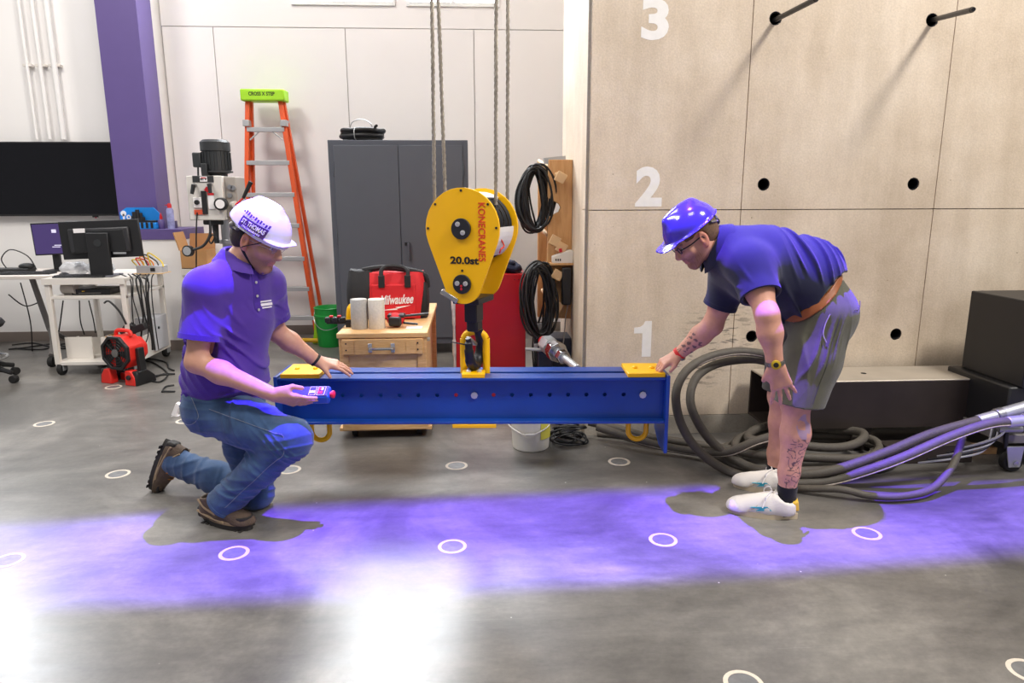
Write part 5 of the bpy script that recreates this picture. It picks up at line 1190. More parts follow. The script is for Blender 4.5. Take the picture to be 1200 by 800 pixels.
# ---- footwear --------------------------------------------------------
def shoe(parent, org, heel, toe, up, mats, high, name, L=.30, laces=True, extra=None):
    "heel, toe: sole contact points"
    heel = npv(heel); toe = npv(toe); x = unit(toe-heel); z = unit(npv(up)-x*(npv(up) @ x)); y = np.cross(z, x)
    s = np.linalg.norm(toe-heel)/L
    W = lambda P: heel+(P[:, :1]*x+P[:, 1:2]*y+P[:, 2:]*z)*s
    v = Vol((-.03, -.075, -.005), (.33, .075, .2), .0042)
    zs = .026 if high else .02
    v.cone((.045, 0, .05), (.12, 0, .048), .046, .042, .02); v.cone((.12, 0, .042), (.235, 0, .034), .044, .040, .03, flat=(V3(0, 1, 0), 1.12)); v.cone((.235, .006, .03), (.262, .004, .03), .036, .03, .02, flat=(V3(0, 1, 0), 1.2))
    if high: v.cone((.045, 0, .06), (.05, 0, .125), .047, .05, .03, cut=[(V3(.05, 0, .125), unit(V3(-.15, 0, 1)))]); v.cone((.07, 0, .105), (.19, 0, .055), .04, .035, .03)
    else: v.cone((.045, 0, .05), (.045, 0, .085), .043, .043, .03, cut=[(V3(.045, 0, .075), unit(V3(-.25, 0, 1)))]); v.cone((.085, 0, .075), (.19, 0, .05), .036, .033, .03)
    v.plane(V3(0, 0, zs), V3(0, 0, -1))
    if high: v.cone((.05, 0, .11), (.05, 0, .2), .040, .044, .004, op='-')
    else: v.cone((.045, 0, .07), (.045, 0, .2), .034, .04, .004, op='-')
    P, F = v.mesh()
    up_ = np_mesh(name, W(P), F, mats['upper'], parent, org)
    outl = [(-.004+.0*k, 0) for k in range(0)]
    ol = []
    for k in range(40):
        a = 2*PI*k/40; cx = .135+.148*math.cos(a); wd = .040+.012*math.sin((cx-.03)*9)-.006*(cx < .06); ol.append((cx, wd*math.sin(a)*(1.0 if abs(math.cos(a)) < .8 else 1.05)))
    def tr(mb): return mb.xf(lambda q: Vector(W(np.array([[q.x, q.y, q.z]]))[0]-npv(org)))
    sm = MB(); sm.prism(ol, 0, zs+.006, T=lambda a, yy, b: Vector((a, b, yy))); tr(sm).build('sole', mats['sole'], up_, bevel=.004)
    if high:
        tr(MB().prism([(q[0]*.99+.001, q[1]*1.03) for q in ol], zs-.003, zs+.012, T=lambda a, yy, b: Vector((a, b, yy)))).build('midsole', mats['trim'], up_, bevel=.003)
        for k in range(9):
            for sgn in (1, -1): tr(MB().box(.02+k*.028, .036+k*.028, sgn*.034-.012, sgn*.034+.012, -.002, .004)).build('tread_lug', mats['sole'], up_)
        tr(MB().lathe([(.0, .0), (.03, .002), (.042, .02), (.04, .045), (0, .055)], 16, (.24, 0, .015), cap=False)).build('toe_cap', mats['sole'], up_, smooth=True)
        tr(MB().box(-.012, .03, -.036, .036, .02, .075)).build('heel_cap', mats['sole'], up_, bevel=.012)
        for sgn in (1, -1):
            tr(MB().tube([(.005, sgn*.044, .06), (.06, sgn*.051, .05), (.12, sgn*.05, .038), (.17, sgn*.052, .034)], .006, 6, sm=5)).build('overlay_strip', mats['trim'], up_, smooth=True)
            tr(MB().tube([(.02, sgn*.05, .12), (.06, sgn*.052, .085), (.12, sgn*.048, .06)], .005, 6, sm=5)).build('overlay_strip', mats['trim'], up_, smooth=True)
    ztop = (lambda xx: .105-.45*(xx-.1)+.036) if high else (lambda xx: .082-.33*(xx-.1)+.03)
    if laces:
        for k in range(5):
            xx = .105+k*.019; zt = ztop(xx)-.006
            tr(MB().tube([(xx, -.03, zt-.018), (xx+.004, -.012, zt), (xx+.004, .012, zt), (xx, .03, zt-.018)], .0032, 6, sm=4)).build('lace', mats['lace'], up_, smooth=True)
        for sgn in (1, -1):
            tr(MB().tube([(.1, 0, ztop(.1)), (.11, sgn*.03, ztop(.1)+.012), (.13, sgn*.05, ztop(.1)-.012), (.125, sgn*.035, ztop(.1)-.03), (.105, sgn*.01, ztop(.1))], .003, 6, sm=5)).build('lace_bow', mats['lace'], up_, smooth=True)
            tr(MB().tube([(.1, 0, ztop(.1)), (.125, sgn*.04, ztop(.1)-.02), (.14, sgn*.06, ztop(.1)-.055)], .003, 6, sm=5)).build('lace_end', mats['lace'], up_, smooth=True)
    if extra: extra(tr, up_, zs)
    return up_
# ------------------------------------------------------------------ kneeling man in white hard hat
SKIN = np.array(lin((204, 152, 128))); SKIN2 = np.array(lin((208, 152, 130))); M_skin = tone_mat('skin')
def colour_skin(P, base, c, R, s, beard, hair_c, lipc=(188, 124, 108)):
    C = np.repeat(base[None], len(P), 0).astype(float)
    q = (P-c) @ R/s; x, y, z = q.T
    lip = ((x > .084) & (np.abs(y) < .022) & (z < -.059) & (z > -.083)); C[lip] = lin(lipc)
    rn = (np.sin(x*900+y*700)+np.sin(y*1100-z*800)+np.sin(z*950+x*500))/3
    jaw = np.clip(((-.035-z)/.03), 0, 1)*np.clip((x-.005)/.03, 0, 1)*(z > -.16); jaw = np.maximum(jaw*(np.abs(y) < .09), ((x > .075) & (z < -.05) & (np.abs(y) < .03) & (z > -.07))*.8)
    jaw[lip] = 0; m = (jaw*beard*(.8+.2*rn))[:, None]; C = C*(1-m)+np.array(lin(hair_c))*m
    brow = ((x > .07) & (z > .012) & (z < .024) & (np.abs(np.abs(y)-.03) < .02)); C[brow] = C[brow]*.3+np.array(lin(hair_c))*.7
    eye = (((x-.073)**2+(np.abs(y)-.032)**2+(z+.002)**2) < .0165**2) & (x > .082) & (np.abs(z+.002) < .0065); C[eye] = (.6, .58, .55)
    iris = eye & (((np.abs(y)-.032)**2+(z+.003)**2) < .0055**2); C[iris] = (.03, .02, .015)
    ear = (np.abs(y) > .072) & (np.abs(z+.01) < .05) & (np.abs(x) < .04); C[ear] = C[ear]*np.array((1.05, .85, .82))
    return C
A = {}
hipN = npv(at(245, 479, 3.07)); rp = V3(-.423, -.906, 0); hipF = hipN-.19*rp
pel = (hipN+hipF)/2+V3(0, 0, .02)
Wst = npv(at(263, 440, 3.16)); Che = npv(at(272, 368, 3.14)); Nck = npv(at(283, 309, 3.14))
SN = npv(at(241, 338, 2.99)); SF = npv(at(311, 333, 3.29))
elN = npv(at(230, 424, 2.93)); wrN = npv(at(320, 462, 2.92)); elF = npv(at(324, 389, 3.36)); wrF = npv(at(372, 423, 3.42))
knN = npv(at(341, 514, 2.95)); anN = npv(at(263, 588, 3.02)); knF = npv(at(300, 577, 3.20)); anF = npv(at(210, 543, 3.41))
tfw = unit(V3(math.cos(Rd(40)), -math.sin(Rd(40)), 0)); pfw = unit(V3(math.cos(Rd(25)), -math.sin(Rd(25)), 0))
orgA = npv(flr(270, 600)); orgA[2] = 0
pa = thing('person', 'man in white hard hat and purple polo shirt kneeling with a remote control', 'person', Vector(orgA))
hc = npv(at(303, 279, 3.12)); hcA, RA = head_frame(hc, (math.cos(Rd(14))*math.cos(Rd(26)), -math.cos(Rd(26))*math.sin(Rd(14)), -math.sin(Rd(26)))); sA = 1.06
lo, hi = sdf_bounds([hc, wrF+V3(.2, 0, 0), knN, anF, anN, hipF, SF, SN, knF, wrN+V3(.15, 0, 0)], .13); lo[2] = .0
v = Vol(lo, hi, .004)
def torso(v, inf, P, W, C, N, Sa, Sb, f1, f2, rs=(.150, .152, .158), fl=.74, k=.05, sh=.062):
    v.cone(P, W, rs[0]+inf, rs[1]+inf, k, flat=(f1, fl)); v.cone(W, C, rs[1]+inf, rs[2]+inf, k, flat=(f2, fl))
    v.cone(C, C*.45+N*.55, rs[2]+inf, .11+inf, k, flat=(f2, .7))
    for q in (Sa, Sb): v.cone(C*.4+N*.6, q, .075+inf, sh+inf, .05); v.cone(N, q*.75+N*.25, .055+inf*.6, .05+inf*.6, .05)
torso(v, 0, pel, Wst, Che, Nck, SN, SF, pfw, tfw)
v.chain([SN, SN*.5+elN*.5, elN], [.056, .050, .042], .03); v.chain([elN, elN*.68+wrN*.32, wrN], [.042, .046, .029], .03)
v.chain([SF, SF*.5+elF*.5, elF], [.056, .050, .042], .03); v.chain([elF, elF*.68+wrF*.32, wrF], [.042, .045, .029], .03)
v.chain([hipN, knN], [.09, .062], .03); v.chain([knN, anN], [.06, .04], .03); v.chain([hipF, knF], [.09, .062], .03); v.chain([knF, anF], [.06, .04], .03)
sculpt_head(v, hcA, RA, sA, Nck)
xdF = npv(at(410, 433, 3.44))-wrF
tipsF, frF = hand(v, wrF, xdF+V3(0, .0, .012), (0, -.25, 1), -1, ((8, 14, 8), (6, 14, 8), (8, 14, 8), (12, 16, 10)), .1, 1.02, thumb=((.022, .030, -.004), (.052, .056, -.016), (.075, .078, -.030)))
xdN = npv(at(364, 473, 2.955))-wrN
tipsN, frN = hand(v, wrN, xdN, (-.1, -.8, -.6), +1, ((3, 8, 5), (5, 10, 6), (7, 12, 8), (9, 14, 8)), .03, 1.04, thumb=((.02, .030, -.008), (.064, .048, -.028), (.104, .029, -.046)))
P, F = v.mesh()
np_mesh('body', P, F, M_skin, pa, orgA, colour_skin(P, SKIN, hcA, RA, sA, .6, (88, 66, 58)))
# hair
M_hairA = mat('dark_brown_hair', (52, 36, 28), .7, var=.3, vscale=120, bump=.6, bscale=300)
def hair(c, R, s, parent, org, m, bottom=-.055, front=.055, inf=.008):
    H = lambda x, y, z: c+R @ (V3(x, y, z)*s); v = Vol(c-.16, c+.16, .004)
    v.ell(H(-.014, 0, .035), np.array((.098+inf, .077+inf*.7, .088+inf))*s, R, .02); v.ell(H(-.05, 0, -.02), np.array((.052+inf, .062+inf, .062))*s, R, .03)
    v.plane(H(front, 0, .0), R @ V3(1, 0, -.25)); v.plane(H(-.02, 0, bottom), R @ V3(.35, 0, -1))
    for y in (1, -1): v.ell(H(.006, .09*y, -.016), np.array((.040, .030, .048))*s, R, .01, '-'); v.ell(H(.05, .085*y, -.03), np.array((.045, .05, .05))*s, R, .01, '-')
    P, F = v.mesh(); return np_mesh('hair', P, F, m, parent, org)
hair(hcA, RA, sA, pa, orgA, M_hairA, bottom=-.05)
# shirt
M_polo = cloth_mat('purple_polo', (80, 52, 146), 700)
def sleeve(v, S, E, f, r0, r1, k=.05, opn=.008, slit=.05):
    e = S+(E-S)*f; n = unit(E-S)
    v.cone(S, e+n*.03, r0, r1, k, cut=[(e, n)]); return e, n
lo, hi = sdf_bounds([pel, Nck, SN, SF, elN, elF], .2)
v = Vol(lo, hi, .0046)
hem = pel*.72+Wst*.28
torso(v, .022, pel+V3(0, 0, -.02), Wst, Che, Nck+V3(0, 0, -.01), SN, SF, pfw, tfw, rs=(.158, .160, .162), fl=.80)
v.ell(Wst+tfw*.05+V3(0, 0, .03), (.15, .15, .16), None, .06)
eN, nN = sleeve(v, SN, elN, .70, .073, .084); eF, nF = sleeve(v, SF, elF, .72, .08, .078)
v.plane(pel+V3(0, 0, -.045), unit(V3(.12, 0, -1)), .01)
def fA(P):
    z = np.clip((Che[2]+.09-P[:, 2])/.15, 0, 1); side = 1.0
    a = folds(P, Wst, (.55, 0, -.8), (.8, 0, .55), 130, .019, 1)*z
    b = folds(P, pel, (1, -.3, .1), (0, 0, 1), 150, .018, 2)*np.clip((Wst[2]+.04-P[:, 2])/.08, 0, 1)
    arm = np.exp(-(np.linalg.norm(P-(SN*.35+eN*.65), axis=1)/.10)**4)
    c = folds(P, SN, nN, (.8, -.5, .2), 110, .012, 3)*arm*np.clip(((eN-P) @ nN-.02)/.04, 0, 1)
    arm2 = np.exp(-(np.linalg.norm(P-(SF*.4+eF*.6), axis=1)/.1)**4)
    q = P-SN; t = q @ nN; rad = np.linalg.norm(q-np.outer(t, nN), axis=1); slv = np.clip((.118-rad)/.02, 0, 1)*np.clip((t-.08)/.06, 0, 1)*.8
    return (a+b)*(1-slv)*(1-arm)+c+folds(P, SF, nF, (.8, -.5, .2), 120, .012, 5)*arm2*np.clip(((eF-P) @ nF-.02)/.04, 0, 1)
v.displace(fA)
v.plane(pel+V3(0, 0, -.043), unit(V3(.12, 0, -1)), .004)
v.cone(eN-nN*.02, eN+nN*.05, .068, .082, .004, op='-'); v.cone(eF-nF*.02, eF+nF*.05, .062, .07, .004, op='-')
v.cone(Nck+V3(.0, 0, -.03), Nck+(hcA-Nck)*.8, .062, .075, .004, op='-')
v.cone(pel+V3(0, 0, -.06), pel+V3(0, 0, -.02), .14, .14, .004, flat=(pfw, .85), op='-')
P, F = v.mesh(); sh = np_mesh('polo_shirt', P, F, M_polo, pa, orgA)
def collar(parent, org, N, axis, front, r, m, hgt=.045, open_=.35, tilt=.0):
    a = unit(axis); f = unit(npv(front)-a*(npv(front) @ a)); s = np.cross(a, f); mb = MB(); n = 30; vs = []
    for (rr, hh, out) in ((r, .0, 0), (r*.95, hgt, 0), (r*.99, hgt+.005, .004), (r*1.08, hgt*.9, .008), (r*1.42, -.012, .016), (r*1.38, -.016, .012), (r*1.02, .0, .0)):
        for k in range(n+1):
            an = open_*.5+(2*PI-open_)*k/n; fr = (math.cos(an)+1)/2
            p = N+a*(hh*(1-.45*fr**3)-tilt*fr-.02*fr**4)+(f*math.cos(an)*(1+.12*fr)+s*math.sin(an))*(rr+out*(1-.2*fr))
            vs.append(Vector(p-npv(org)))
    mb.add(vs, [(i*(n+1)+k, i*(n+1)+k+1, (i+1)*(n+1)+k+1, (i+1)*(n+1)+k) for i in range(6) for k in range(n)])
    return mb.build('collar', m, parent, smooth=True)
cax = unit(hcA-Nck); collar(sh, orgA, Nck+V3(.002, 0, .012), unit(cax+V3(-.3, .0, .9)), tfw, .074, M_polo)
tube_ring('undershirt_neck', Nck+V3(.012, -.006, .0), unit(V3(.35, -.25, 1)), .056, .03, .006, mat('white_cotton', (226, 222, 222), .8), pa, orgA)
def surf_pt(P, p, n):
    "front-most point of vertex cloud P along n near the line through p"
    q = P-p; t = q @ n; r = np.linalg.norm(q-t[:, None]*n, axis=1); m = r < .012
    return p+n*(t[m].max() if m.any() else .15)
M_polod = cloth_mat('purple_polo_dark', (70, 42, 138), 700)
plk = []
for k in range(7):
    z = Nck+V3(0, 0, -.03)*(k)+tfw*.0; plk.append(surf_pt(P, z+V3(0, 0, -.015), tfw))
sid = np.cross(V3(0, 0, 1), tfw)
mb = MB(); vs = []
for p in plk: vs += [Vector(p+sid*.016+tfw*.0015-orgA), Vector(p-sid*.016+tfw*.0015-orgA)]
mb.add(vs, [(2*i, 2*i+1, 2*i+3, 2*i+2) for i in range(6)]); ob = mb.build('placket', M_polod, sh); md = ob.modifiers.new('t', 'SOLIDIFY'); md.thickness = .004
for k in (2, 4, 6):
    p = plk[k]+tfw*.004-orgA; MB().lathe([(.006, 0), (.006, .002), (0, .0025)], 12, p, tfw, cap=False).build('button', M_screw, sh)
lp = surf_pt(P, Che+V3(0, 0, .06)+sid*.085, tfw)
for k, (w_, h_) in enumerate(((.06, .006), (.066, .012), (.058, .006))):
    MB().box(-w_/2, w_/2, -.001, .001, -h_/2-.014*k, h_/2-.014*k).xf(lambda q: Vector(lp-orgA+sid*-1*0+(-sid)*q.x*-1+V3(0, 0, 1)*q.z+tfw*(.003-q.y))).build('chest_print', M_wht, sh)
# sleeve hems
for e, n_, r in ((eN, nN, .0832), (eF, nF, .0785)): tube_ring('sleeve_hem', e-n_*.012, n_, r-.002, .022, .004, M_polod, sh, orgA)
# jeans
M_jean = cloth_mat('blue_denim', (58, 82, 116), 500, var=.28)
lo, hi = sdf_bounds([pel+V3(0, 0, .12), hipN, hipF, knN, knF, anN, anF], .16); lo[2] = .002
v = Vol(lo, hi, .0046)
v.cone(pel+V3(0, 0, -.01), pel+V3(0, 0, .06), .165, .16, .05, flat=(pfw, .8)); v.ell(pel-pfw*.07+V3(0, 0, -.03), (.12, .15, .12), None, .06)
mN = hipN*.5+knN*.5; v.chain([hipN, mN, knN], [.115, .104, .086], .05); nA = unit(anN-knN); v.chain([knN, knN*.55+anN*.45], [.084, .078], .05)
mF = hipF*.5+knF*.5; v.chain([hipF, mF, knF], [.112, .1, .078], .05); nB = unit(anF-knF); v.chain([knF, knF*.5+anF*.5], [.078, .075], .04); v.cone(knF*.5+anF*.5, anF+nB*.06, .075, .067, .04, cut=[(anF+nB*.045, nB)])
v.cone(knN*.55+anN*.45, anN+nA*.03, .078, .076, .03, cut=[(anN+nA*.018, nA)])
def fJ(P):
    dN = np.linalg.norm(P-knN, axis=1); out = folds(P, knN, (.2, -1, .3), (1, 0, .9), 170, .016, 1)*np.exp(-(dN/.16)**2)
    out += folds(P, anN, (.9, -.3, .2), (.3, 0, 1), 160, .016, 3)*np.exp(-(np.linalg.norm(P-(anN*.7+knN*.3), axis=1)/.13)**2)
    out += folds(P, hipN, (.2, -1, .5), (1, 0, .2), 130, .015, 4)*np.exp(-(np.linalg.norm(P-(hipN*.75+knN*.25), axis=1)/.14)**2)
    out += folds(P, anF, (.2, -.8, .6), (1, 0, -.2), 100, .016, 6)*np.exp(-(np.linalg.norm(P-(anF*.55+knF*.45), axis=1)/.18)**2)
    return out+folds(P, pel, (1, 0, .2), (0, .3, 1), 120, .005, 7)
v.displace(fJ)
v.plane(pel+V3(0, 0, .10), V3(0, 0, 1)); v.plane(V3(0, 0, .004), V3(0, 0, -1), .01)
v.cone(anN+nA*.0, anN+nA*.06, .06, .064, .003, op='-'); v.cone(anF+nB*.01, anF+nB*.12, .056, .06, .003, op='-')
P, F = v.mesh(); jn = np_mesh('jeans', P, F, M_jean, pa, orgA)
M_stitch = mat('denim_stitching', (128, 134, 140), .7)
sp = []
for t in np.linspace(.12, .98, 9):
    c_ = hipN*(1-t)+knN*t; sp.append(surf_pt(P, c_, unit(V3(.0, -1, .45)))+V3(0, -.0006, .0006))
for t in np.linspace(.12, .98, 9):
    c_ = knN*(1-t)+anN*t; sp.append(surf_pt(P, c_, unit(V3(.3, -1, .05)))+V3(0, -.0008, 0))
MB().tube([Vector(q-orgA) for q in sp], .0009, 5, sm=4).build('side_seam', M_stitch, jn)
pk = [surf_pt(P, pel+V3(dx, 0, dz), unit(V3(-.3, -1, 0))) for dx, dz in ((-.02, .06), (.0, .03), (.02, -.02), (-.03, -.06), (-.08, -.05), (-.1, .02))]
MB().tube([Vector(q-orgA) for q in pk], .001, 5, sm=4).build('pocket_seam', M_stitch, jn)
tube_ring('cuff', anN+nA*.012, nA, .0755, .014, .002, M_jean, jn, orgA)
# boots
BM = dict(upper=mat('brown_suede', (88, 72, 58), .85, var=.2, vscale=25, bump=.4, bscale=200), sole=mat('boot_rubber', (42, 38, 35), .75), trim=mat('tan_trim', (150, 128, 98), .75), lace=mat('ochre_lace', (170, 112, 52), .8))
h0, t0 = npv(flr(241, 607)), npv(flr(313, 625)); shoe(pa, orgA, h0, h0+unit(t0-h0)*.30, (0, 0, 1), BM, True, 'hiking_boot')
tz = npv(at(177, 573, 3.42)); hz = npv(at(194, 516, 3.44)); tz[2] = max(tz[2], .02)
shoe(pa, orgA, hz, hz+unit(tz-hz)*.285, (1, -.1, .35), BM, True, 'hiking_boot')
# wristband
tube_ring('wristband', wrF-unit(wrF-elF)*.012, wrF-elF, .031, .013, .004, M_black, pa, orgA)
# hard hat
def helmet(c, R, s, parent, org, m, kind, base=.035, ro=(.134, .108, .132)):
    H = lambda x, y, z: c+R @ (V3(x, y, z)*s); v = Vol(c-.22, c+.24, .0042)
    v.ell(H(-.008, 0, base), np.array(ro)*s, R, .01)
    if kind == 'smooth':
        v.ell(H(-.025, 0, base-.01), np.array((.118, .1, .06))*s, R, .02)
        v.cone(H(-.05, 0, base+.118), H(.04, 0, base+.118), .012*s, .012*s, .03*s)
        for y in (.035, -.035): v.cone(H(-.05, y, base+.104), H(.07, y*.8, base+.085), .006*s, .005*s, .012*s)
    else:
        v.cone(H(-.07, 0, base+.088), H(.06, 0, base+.088), .018*s, .018*s, .04*s)
    v.plane(H(0, 0, base-.002), R @ (V3(-.18, 0, -1) if kind == 'smooth' else V3(0, 0, -1)), .006)
    # brim
    if kind == 'smooth': v.cone(H(.09, .045, base+.002), H(.09, -.045, base+.002), .050*s, .050*s, .02, flat=(R[:, 2], .12)); v.cone(H(0, 0, base+.004), H(-.01, 0, base+.004), .1105*s, .1105*s, .008, flat=(R[:, 2], .05))
    else: v.cone(H(.12, .035, base-.004), H(.12, -.035, base-.004), .052*s, .052*s, .012, flat=(R[:, 2], .11)); v.ell(H(0, 0, base+.002), np.array((.148, .122, .007))*s, R, .008)
    v.ell(H(-.008, 0, base-.012), (np.array(ro)-.007)*s, R, .004, '-')
    P, F = v.mesh(); return np_mesh('hard_hat', P, F, m, parent, org), P, H
M_hatw = mat('white_helmet', (222, 220, 226), .3, var=.02, coat=.2)
hh, PH, HH = helmet(hcA, RA, sA, pa, orgA, M_hatw, 'smooth', base=.028)
M_label = mat('purple_label', (78, 44, 122), .5)
def wrap_patch(nm, m, P, H, R, s, xc, zc, w, h, rot, parent, org, side=-1, lift=.0015, nx=10, nz=4, th=.0012, pts=None):
    "thin patch wrapped on the helmet side; returns map (u,v)->point"
    nrm0 = R @ V3(0, side, 0)
    def g(u, w_):
        x = xc+u*math.cos(rot)-w_*math.sin(rot); z = zc+u*math.sin(rot)+w_*math.cos(rot)
        p = H(x, 0, z); return surf_pt(P, p, nrm0)+nrm0*lift
    mb = MB(); vs = []
    for lift_ in (0, 1):
        for j in range(nz+1):
            for i in range(nx+1): vs.append(Vector(g(-w/2+w*i/nx, -h/2+h*j/nz)+nrm0*th*lift_-npv(org)))
    n1 = (nx+1)*(nz+1); fs = []
    for j in range(nz):
        for i in range(nx):
            a = j*(nx+1)+i; fs += [(a, a+1, a+nx+2, a+nx+1), (n1+a+nx+1, n1+a+nx+2, n1+a+1, n1+a)]
    mb.add(vs, fs); mb.build(nm, m, parent, smooth=True); return g
rot = Rd(-6)
wrap_patch('label_plate', M_label, PH, HH, RA, sA, .014, .060, .116, .042, rot, hh, orgA)
def wrap_text(txt, m, w, h, uc, vc, lift=.0034, **kw):
    me = text_mesh(txt, .03, depth=.0004, **kw); co = [q.co.copy() for q in me.vertices]
    x0, x1 = min(c.x for c in co), max(c.x for c in co); y0, y1 = min(c.y for c in co), max(c.y for c in co); nrm0 = RA @ V3(0, -1, 0)
    for q, c in zip(me.vertices, co):
        u = ((c.x-x0)/(x1-x0)-.5)*w+uc; w_ = ((c.y-y0)/(y1-y0)-.5)*h+vc
        x = .014+u*math.cos(rot)-w_*math.sin(rot); z = .060+u*math.sin(rot)+w_*math.cos(rot)
        q.co = Vector(surf_pt(PH, HH(x, 0, z), nrm0)+nrm0*(lift+c.z)-orgA)
    link('lettering', me, m, hh)
wrap_text('ST. THOMAS', M_wht, .102, .019, 0, .005, bold=.0006); wrap_text('ENGINEERING', M_wht, .078, .0075, 0, -.0135)
for k in range(11):
    wrap_patch('vent_mark', M_label, PH, HH, RA, sA, -.045+.0115*k, .103-.002*k+(.003 if k % 3 else 0), .007, .013 if k % 4 else .006, rot, hh, orgA, nx=1, nz=1)
# chin strap, ear buckle, glasses
HA = lambda x, y, z: Vector(hcA+RA @ (V3(x, y, z)*sA)-orgA)
M_strap = mat('black_webbing', (24, 24, 28), .75); M_lens = mat('clear_lens', (210, 205, 230), .05, alpha=.28, spec=.6)
for y in (-1, 1):
    MB().tube([HA(-.035, .083*y, .035), HA(-.022, .084*y, -.02), HA(-.008, .076*y, -.05), HA(.03, .056*y, -.09), HA(.05, .035*y, -.115), HA(.058, .0, -.124)], .0075, 6, sm=6, flat=.35).build('chin_strap', M_strap, hh, smooth=True)
    MB().tube([HA(.075, .073*y, .03), HA(.04, .081*y, .0), HA(.0, .086*y, -.03), HA(-.012, .08*y, -.042)], .007, 6, sm=6, flat=.35).build('chin_strap', M_strap, hh, smooth=True)
MB().ball(HA(-.09, -.055, .018), (.02, .02, .018), 12, 8).build('ratchet', M_gleg, hh, smooth=True)
MB().tube([HA(-.05, -.085, .02), HA(-.09, -.05, .012), HA(-.1, 0, .01), HA(-.09, .05, .012)], .012, 8, flat=.5).build('head_band', M_gleg, hh, smooth=True)
gl = thing('', '', '') if False else None
def glasses(HA, m_frame, m_lens, parent, black):
    g = MB()
    for y in (1, -1):
        g.tube([HA(.098, (.033+.021*math.cos(a))*y, -.004+.015*math.sin(a)) for a in np.linspace(0, 2*PI, 14, endpoint=False)], .0024 if black else .0014, 6, closed=True, sm=2)
        g.tube([HA(.096, .054*y, .0), HA(.05, .077*y, .0), HA(.0, .082*y, .002), HA(-.012, .082*y, -.01)], .0032 if black else .002, 6, sm=4)
    g.tube([HA(.1, .012, .0), HA(.105, 0, .003), HA(.1, -.012, .0)], .0022, 6)
    fr = g.build('glasses', m_frame, parent, smooth=True)
    for y in (1, -1):
        l = MB(); l.add([HA(.098, .033*y, -.004)]+[HA(.098, (.033+.0205*math.cos(a))*y, -.004+.0145*math.sin(a)) for a in np.linspace(0, 2*PI, 16, endpoint=False)], [(0, 1+i, 1+(i+1) % 16) for i in range(16)])
        l.build('lens', m_lens, fr)
glasses(HA, M_lens, M_lens, pa, False)

# remote control held in the hand
x_, y_, z_ = frN
rcen = wrN+x_*.150-z_*.052; rt = thing('remote_control', 'blue crane remote control with red stop button in the kneeling man\'s hand', 'remote control', Vector(rcen))
ux = unit(V3(1, -.1, .03)); uz = unit(V3(0, -.55, 1)-ux*(V3(0, -.55, 1) @ ux)); uy = np.cross(uz, ux)
RT = lambda q: Vector(ux*q.x+uy*q.y+uz*q.z)
M_rblue = mat('remote_blue', (34, 84, 178), .4); M_rpanel = mat('remote_panel', (52, 52, 84), .5); M_pink = mat('stop_red', (224, 40, 60), .4)
MB().box(-.09, .088, -.034, .034, -.036, .012).xf(RT).build('case', M_rblue, rt, bevel=.01)
MB().box(-.085, .083, -.03, .03, .011, .0145).xf(RT).build('panel', M_rpanel, rt, bevel=.003)
for bx in ((-.0, .03), (.036, .07)): MB().box(bx[0], bx[1], -.026, .026, .0145, .016).xf(RT).build('key_frame', M_wht, rt); MB().box(bx[0]+.002, bx[1]-.002, -.024, .024, .0148, .0166).xf(RT).build('key_field', M_rpanel, rt)
for k in range(4): MB().box(.04+.012*(k % 2), .049+.012*(k % 2), -.02+.022*(k//2), -.004+.022*(k//2), .0166, .0186).xf(RT).build('key', M_pink if k < 3 else M_wht, rt)
for k in range(3): MB().box(.004+.008*k, .010+.008*k, -.015, .0, .0166, .0186).xf(RT).build('key', M_wht, rt)
MB().lathe([(.012, 0), (.012, .006), (.017, .008), (.017, .016), (.01, .02), (0, .021)], 18, (.088, 0, -.008), (1, 0, 0), cap=False).xf(RT).build('stop_button', M_pink, rt, smooth=True)
# ------------------------------------------------------------------ bending man in violet hard hat
hipN = npv(at(966, 372, 2.98)); hipF = hipN+V3(-.02, .2, 0)
pel = (hipN+hipF)/2+V3(.02, 0, .03)
Wst = npv(at(938, 325, 3.1)); Che = npv(at(888, 308, 3.1)); Nck = npv(at(845, 291, 3.11))
SN = npv(at(880, 312, 2.93)); SF = npv(at(856, 326, 3.28))
elN = npv(at(899, 369, 2.78)); wrN = npv(at(909, 428, 2.775)); elF = npv(at(835, 381, 3.33)); wrF = npv(at(795, 415, 3.40))
knN = npv(at(933, 468, 2.94)); anN = npv(at(921, 588, 2.94)); knF = npv(at(917, 462, 3.24)); anF = npv(at(908, 560, 3.26))
orgB = npv(flr(915, 600)); orgB[2] = 0
pb = thing('person', 'man in violet hard hat, dark shirt and olive shorts bending over the beam end', 'person', Vector(orgB))
hc = npv(at(813, 277, 3.1)); hcB, RB = head_frame(hc, (-math.cos(Rd(37))*math.cos(Rd(4)), -math.cos(Rd(37))*math.sin(Rd(4)), -math.sin(Rd(37)))); sB = 1.0
ax1 = unit(Wst-pel); bdir = unit(Che-pel); bup = unit(V3(bdir[2], 0, -bdir[0])); bup = bup if bup[2] > 0 else -bup
lo, hi = sdf_bounds([hc, wrF-V3(.2, 0, 0), knN, anF, anN, hipF, hipN, SF, SN, elN, wrN], .14); lo[2] = .0
v = Vol(lo, hi, .004)
def torsoB(v, inf, fl=1.0):
    v.cone(pel, Wst, .142+inf, .150+inf, .05, flat=(V3(0, 1, 0), 1.12)); v.cone(Wst, Che, .150+inf, .142+inf, .05, flat=(V3(0, 1, 0), 1.15))
    v.cone(Che, Che*.4+Nck*.6, .142+inf, .085+inf, .05, flat=(V3(0, 1, 0), 1.2))
    for q in (SN, SF): v.cone(Che*.45+Nck*.55, q, .08+inf, .066+inf, .05); v.cone(Nck, q*.75+Nck*.25, .055+inf, .055+inf, .05)
torsoB(v, 0)
